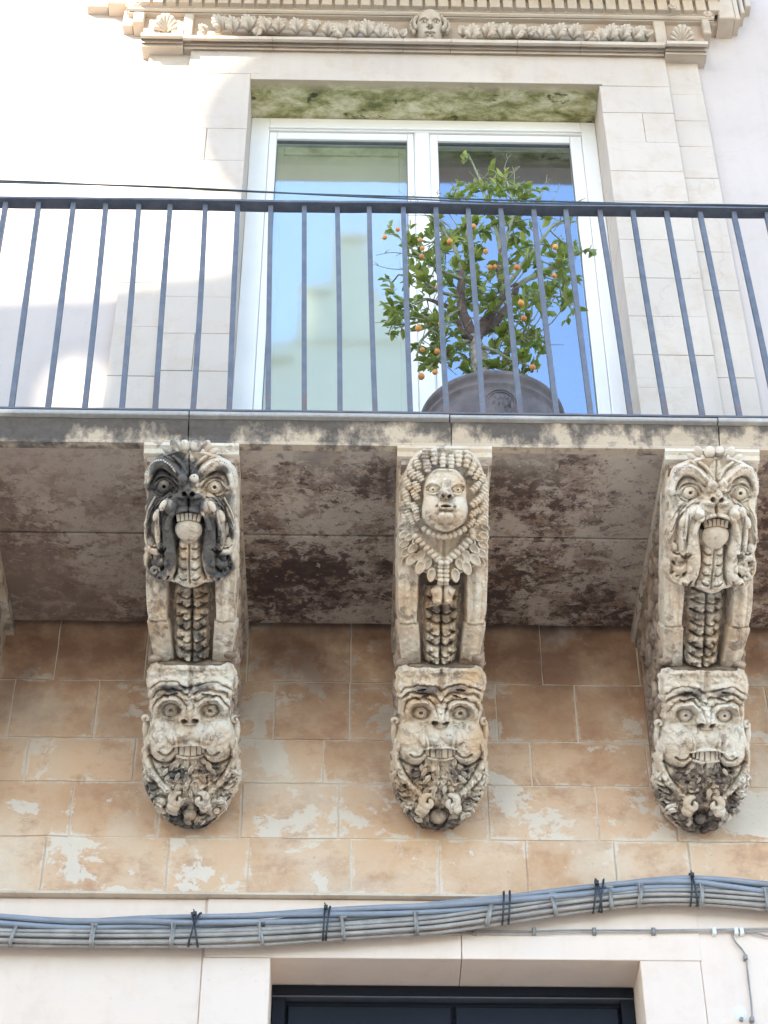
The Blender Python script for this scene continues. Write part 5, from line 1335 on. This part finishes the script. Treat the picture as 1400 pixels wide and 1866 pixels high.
for x, y in ((1359, 1745), (1371, 1858)):
    p = P(x, y, Y=.010); MB().box(p.x - .006, p.x + .006, p.y - .006, p.y + .012, p.z - .007, p.z + .008, .002).build('cable_clip', M['clip'], drop)
MB().tube(catmull([P(x, y, Y=.012) for x, y in ((1352, 1697), (1375, 1700), (1400, 1706), (1450, 1712), (1700, 1716))], 6), .003, 6, False).build('cable', M['cab_grey'], drop, True)

# ------------------------------------------------------------------ potted citrus on the balcony
YP = -.56
pc = P(897, 771, Y=YP); pr_ = .256
ph_ = pc.z - ZFL
pot = empty('flower_pot', (pc.x, YP, ZFL), 'round dark terracotta pot with a rolled rim and a raised medallion on its side', 'pot')
prf = [(0, 0), (.15, 0), (.165, .01)]
def pr_at(t): return .165 + .075 * math.sin(t * PI / 2)
prf += [(pr_at(t), .01 + (ph_ - .06) * t) for t in (.15, .3, .45, .6, .75, .9)]
prf += [(.238, ph_ - .056), (.246, ph_ - .05), (.246, ph_ - .044), (.240, ph_ - .038), (.243, ph_ - .022), (pr_ - .004, ph_ - .016), (pr_, ph_ - .006), (pr_ - .002, ph_ + .004), (pr_ - .014, ph_ + .006), (.225, ph_ - .01), (.222, ph_ - .05)]
MB().lathe(prf, 64).build('pot_body', M['pot'], pot, True, Matrix.Identity(4))
MB().lathe([(.2215, ph_ - .035), (.12, ph_ - .028), (0, ph_ - .022)], 24).build('soil', M['soil'], pot, True, Matrix.Identity(4))
md = MB(); R0 = pr_at(.62) + .004
for r_ in (.055, .046):
    md.tube([(math.sin(a) * r_ , -math.sqrt(max(0, (R0 + (r_ * math.cos(a)) * .18) ** 2 - (math.sin(a) * r_) ** 2)), ph_ * .66 + math.cos(a) * r_) for a in [2 * PI * k / 28 for k in range(29)]], .004 if r_ > .07 else .0022, 6, False)
md.build('medallion_ring', M['pot'], pot, True, Tm(.01, -.002, 0))
for k in range(26):
    a = random.random() * 2 * PI; q = math.sqrt(random.random()) * .036
    x_, z_ = math.sin(a) * q, math.cos(a) * q
    MB().lathe([(0, -.006), (.006, -.003), (.008, 0)], 7, Tm(x_ + .01, -math.sqrt((R0 + z_ * .18) ** 2 - x_ * x_) + .001, ph_ * .66 + z_) @ Rx(-PI / 2) @ Ry(a)@ Sm(1, 1.7, 1)).build('medallion_leaf', M['pot'], pot, True, Matrix.Identity(4))

tree = empty('citrus_tree', (pc.x, YP, ZFL + ph_ - .03), 'small potted citrus tree with glossy leaves and little orange fruits behind the railing', 'tree')
rt_ = random.Random(11)
def TP(px, py, dy=0.0): return P(px, py, Y=YP + dy)
def limb(pts, r0, r1, mat='bark', name='branch', par=tree, n=8):
    c_ = catmull(pts, 6); m_ = len(c_)
    c_ = [p + Vector((mnoise.noise(p * 14), mnoise.noise(p * 14 + Vector((5, 0, 0))), 0)) * min(.006, r0 * .5) for p in c_]
    rr = [(r0 + (r1 - r0) * i / (m_ - 1)) * (1 + .16 * mnoise.noise(c_[i] * 30)) for i in range(m_)]
    return MB().tube(c_, rr, n).build(name, M[mat], par, True), c_
limbs = []
base = Vector((TP(880, 700).x, YP, ZFL + ph_ - .04))
_, c_ = limb([base, TP(877, 668), TP(870, 640), TP(862, 618)], .032, .026, 'bark', 'trunk', n=12); limbs += c_
for pts, r0, r1, mt in (
    ([TP(866, 625), TP(853, 590, -.02), TP(842, 560, -.03), TP(838, 530, -.04), TP(842, 495, -.05)], .022, .014, 'bark_old'),
    ([TP(866, 622), TP(884, 588, .0), TP(905, 555, .0), TP(918, 535, -.01), TP(912, 495, 0), TP(914, 455, 0)], .022, .011, 'bark_old'),
    ([TP(870, 612), TP(892, 596, .06), TP(918, 572, .10), TP(935, 545, .12), TP(942, 520, .12)], .019, .012, 'bark_old'),
    ([TP(862, 620), TP(848, 612, -.04), TP(836, 585, -.06)], .017, .008, 'bark_old'),
    ([TP(845, 565), TP(820, 560, .03), TP(795, 550, .04), TP(778, 545, .05)], .010, .006, 'bark_old'),
    ([TP(842, 500, -.05), TP(832, 460, -.06), TP(812, 425, -.06), TP(795, 395, -.05)], .011, .003, 'twig'),
    ([TP(842, 510, -.05), TP(800, 490, -.10), TP(765, 465, -.12), TP(735, 440, -.12)], .009, .003, 'twig'),
    ([TP(850, 545, -.03), TP(800, 530, -.08), TP(760, 505, -.1), TP(725, 500, -.1)], .008, .003, 'twig'),
    ([TP(845, 570, .04), TP(790, 575, .06), TP(750, 590, .06), TP(715, 590, .05)], .008, .003, 'twig'),
    ([TP(914, 470, 0), TP(905, 420, .03), TP(888, 370, .05), TP(876, 330, .05), TP(855, 285, .04)], .010, .003, 'twig'),
    ([TP(912, 480, 0), TP(925, 430, -.04), TP(935, 380, -.06), TP(925, 330, -.06)], .010, .003, 'twig'),
    ([TP(918, 530, -.01), TP(955, 480, -.05), TP(985, 440, -.08), TP(1010, 410, -.1), TP(1040, 395, -.1)], .010, .003, 'twig'),
    ([TP(940, 525, .12), TP(975, 500, .12), TP(1020, 480, .12), TP(1060, 458, .1)], .010, .003, 'twig'),
    ([TP(935, 550, .1), TP(975, 545, .05), TP(1010, 540, .02), TP(1035, 545, 0)], .008, .003, 'twig'),
    ([TP(890, 600, .05), TP(930, 610, .0), TP(960, 620, -.05), TP(985, 640, -.08)], .009, .003, 'twig'),
    ([TP(870, 630, .0), TP(905, 640, -.1), TP(930, 655, -.15), TP(960, 665, -.16)], .008, .003, 'twig'),
    ([TP(860, 620, 0), TP(825, 630, -.1), TP(795, 655, -.15), TP(780, 675, -.16)], .009, .003, 'twig'),
    ([TP(842, 560, -.03), TP(800, 590, -.12), TP(770, 620, -.16), TP(760, 650, -.17)], .008, .003, 'twig'),
    ([TP(842, 500, -.05), TP(860, 460, .1), TP(850, 420, .14), TP(845, 360, .14)], .008, .003, 'twig')):
    _, c_ = limb(pts, r0, r1, mt, n=9 if r0 > .012 else 6); limbs += c_[len(c_) // 3:]
# leaf clusters
def inside(px, py):
    rows_ = [(300, 880, 935), (330, 835, 955), (370, 815, 1000), (400, 790, 1010), (440, 735, 1035), (480, 725, 1055), (520, 712, 1050), (560, 705, 1035), (600, 730, 985), (640, 755, 985), (680, 770, 960)]
    for (y0, a0, b0), (y1, a1, b1) in zip(rows_, rows_[1:]):
        if y0 <= py <= y1:
            t = (py - y0) / (y1 - y0); return a0 + (a1 - a0) * t < px < b0 + (b1 - b0) * t
    return False
clusters = [(850, 288, .04, 7), (905, 330, -.03, 12), (920, 312, -.05, 9), (880, 345, .05, 9), (833, 336, .1, 6), (940, 345, -.06, 8), (985, 346, .0, 5), (1053, 370, 0, 3), (712, 418, -.12, 5), (745, 415, -.1, 3), (765, 440, -.1, 8), (705, 508, -.05, 6), (712, 550, -.05, 8), (715, 590, .05, 9), (712, 610, .05, 7), (1050, 450, .1, 8), (1075, 458, .1, 6), (1040, 400, -.1, 4), (1035, 580, 0, 5), (1050, 560, .0, 4), (1005, 555, .02, 5), (770, 645, -.15, 8), (790, 660, -.15, 9), (828, 655, -.14, 10), (985, 640, -.08, 8), (970, 665, -.16, 8), (945, 655, -.15, 9), (930, 640, -.1, 9), (760, 600, .0, 6), (860, 355, .1, 6), (897, 300, -.02, 4), (1010, 385, -.05, 4)]
tries = 0
while len(clusters) < 165 and tries < 4000:
    tries += 1
    px, py = rt_.uniform(700, 1065), rt_.uniform(330, 690)
    if not inside(px, py): continue
    if abs(px - 868) < 34 and 560 < py < 690 and rt_.random() < .9: continue
    e_ = ((px - 880) / 190) ** 2 + ((py - 500) / 200) ** 2
    dd = .27 * math.sqrt(max(.05, 1 - e_ * .8)); cd = rt_.uniform(-dd, dd)
    if any((px - a) ** 2 + (py - b) ** 2 < 12 ** 2 for a, b, _, _ in clusters): continue
    clusters.append((px, py, cd, rt_.randint(11, 20)))
def leafpoly(L_=1.0, w=.27):
    """folded blade with a midrib; base at the origin, tip along +Y"""
    ys_ = [0, .12, .34, .6, .82, 1.0]; ws = [.03, .14, w, w * .96, w * .55, .01]
    vs = []; fs = []
    for y, ww in zip(ys_, ws):
        b = -.16 * (y * y); vs += [(-ww, y, .10 * ww / w + b), (0, y, b), (ww, y, .10 * ww / w + b)]
    for i in range(5):
        a = 3 * i; fs += [(a, a + 1, a + 4, a + 3), (a + 1, a + 2, a + 5, a + 4)]
    return vs, fs
lv, lf_ = leafpoly()
leafme = mesh('leaf', lv, lf_, M['leaf'], True)
leaves = []; tw = MB()
for (px, py, dy, nl) in clusters:
    e = TP(px, py, dy)
    b = min(limbs, key=lambda p: (p - e).length + (.12 if p.z > e.z else 0))
    mid = (b + e) / 2 + Vector((rt_.uniform(-.02, .02), rt_.uniform(-.02, .02), -.015))
    c_ = catmull([b, mid, e], 5)
    tw.tube(c_, [.0032 - .002 * i / (len(c_) - 1) for i in range(len(c_))], 5)
    ax = (e - mid).normalized()
    for k in range(nl):
        t = rt_.random() ** .7
        p = mid + (e - mid) * t if k % 2 else e + ax * rt_.uniform(-.03, .01) + Vector((rt_.gauss(0, .008), rt_.gauss(0, .008), rt_.gauss(0, .008)))
        d = (ax * .7 + Vector((rt_.gauss(0, .6), rt_.gauss(0, .6), rt_.gauss(.15, .6)))).normalized()
        nrm = Vector((rt_.gauss(0, .5), rt_.gauss(-.35, .5), rt_.gauss(.9, .4)))
        x_ = d.cross(nrm).normalized(); n_ = x_.cross(d)
        L_ = rt_.uniform(.028, .050)
        Mx = Matrix(((x_.x, d.x, n_.x, p.x), (x_.y, d.y, n_.y, p.y), (x_.z, d.z, n_.z, p.z), (0, 0, 0, 1))) @ Sm(L_, L_, L_)
        leaves.append((-(L_ + (.02 if py < 345 else 0)) - .05 * (-dy), Mx))
# bare upright twigs poking out of the crown
for (a, b, q) in (((930, 350), (920, 310), (926, 287)), ((935, 350), (938, 320), (934, 303)), ((985, 360), (995, 335), (997, 318)), ((1000, 375), (1010, 360), (1018, 345)), ((800, 420), (770, 385), (728, 348)), ((815, 410), (780, 385), (748, 350)), ((835, 430), (790, 385), (765, 372)), ((845, 430), (800, 360), (800, 345)), ((770, 470), (720, 460), (685, 465)), ((765, 490), (715, 490), (682, 482)), ((1010, 420), (1018, 410), (1030, 400))):
    dy = rt_.uniform(-.1, .1)
    pts = catmull([TP(*a, dy), TP(*b, dy), TP(*q, dy)], 4); tw.tube(pts, [.0024 - .0014 * i / (len(pts) - 1) for i in range(len(pts))], 5)
    for k in range(5):
        p = pts[rt_.randint(2, len(pts) - 1)]; tw.tube([p, p + Vector((rt_.uniform(-.025, .025), rt_.uniform(-.02, .02), rt_.uniform(.0, .03)))], [.0014, .0008], 4)
for k in range(150):
    p = rt_.choice(limbs); q = p + Vector((rt_.gauss(0, .05), rt_.gauss(0, .05), rt_.gauss(.03, .04))); tw.tube([p, (p + q) / 2 + Vector((0, 0, .008)), q], [.0022, .0016, .0009], 4)
tw.build('twigs', M['twig'], tree, True)['kind'] = 'stuff'
leaves.sort(key=lambda t: t[0])
inv = Tm(*(-world_loc(tree)))
for _, Mx in leaves[:300]: link('leaf', leafme, tree, inv @ Mx)
fol = MB()
for _, Mx in leaves[300:]: fol.add(lv, lf_, Mx)
me = mesh('foliage', fol.v, fol.f, M['leaf'], True); o = link('foliage', me, tree); o['kind'] = 'stuff'
print('leaves', len(leaves))
fr = MB().lathe([(0, -1.0), (.35, -.94), (.72, -.68), (.95, -.25), (.98, .15), (.78, .62), (.42, .9), (.12, .96), (.0, .90)], 14).mesh('fruit', M['fruit'], True)
for (px, py) in ((701, 432), (725, 418), (766, 437), (770, 452), (769, 467), (902, 486), (893, 487), (885, 458), (942, 487), (955, 580), (950, 552), (763, 598), (770, 637), (793, 678), (768, 686), (797, 640), (971, 669), (1010, 502), (863, 412), (803, 590), (798, 522), (820, 440), (1012, 450)):
    r_ = rt_.uniform(.0085, .0125); p = TP(px, py, -.26 if 740 < px < 1000 else -.12)
    link('orange', fr, tree, inv @ Tm(*p) @ Ry(rt_.uniform(-.3, .3)) @ Rx(rt_.uniform(-.3, .3)) @ Sm(r_, r_, r_ * 1.05))
    tw2 = MB().tube([p + Vector((0, 0, r_ * .9)), p + Vector((rt_.uniform(-.01, .01), .01, r_ + .02))], .0012, 5); tw2.build('fruit_stalk', M['twig'], tree)
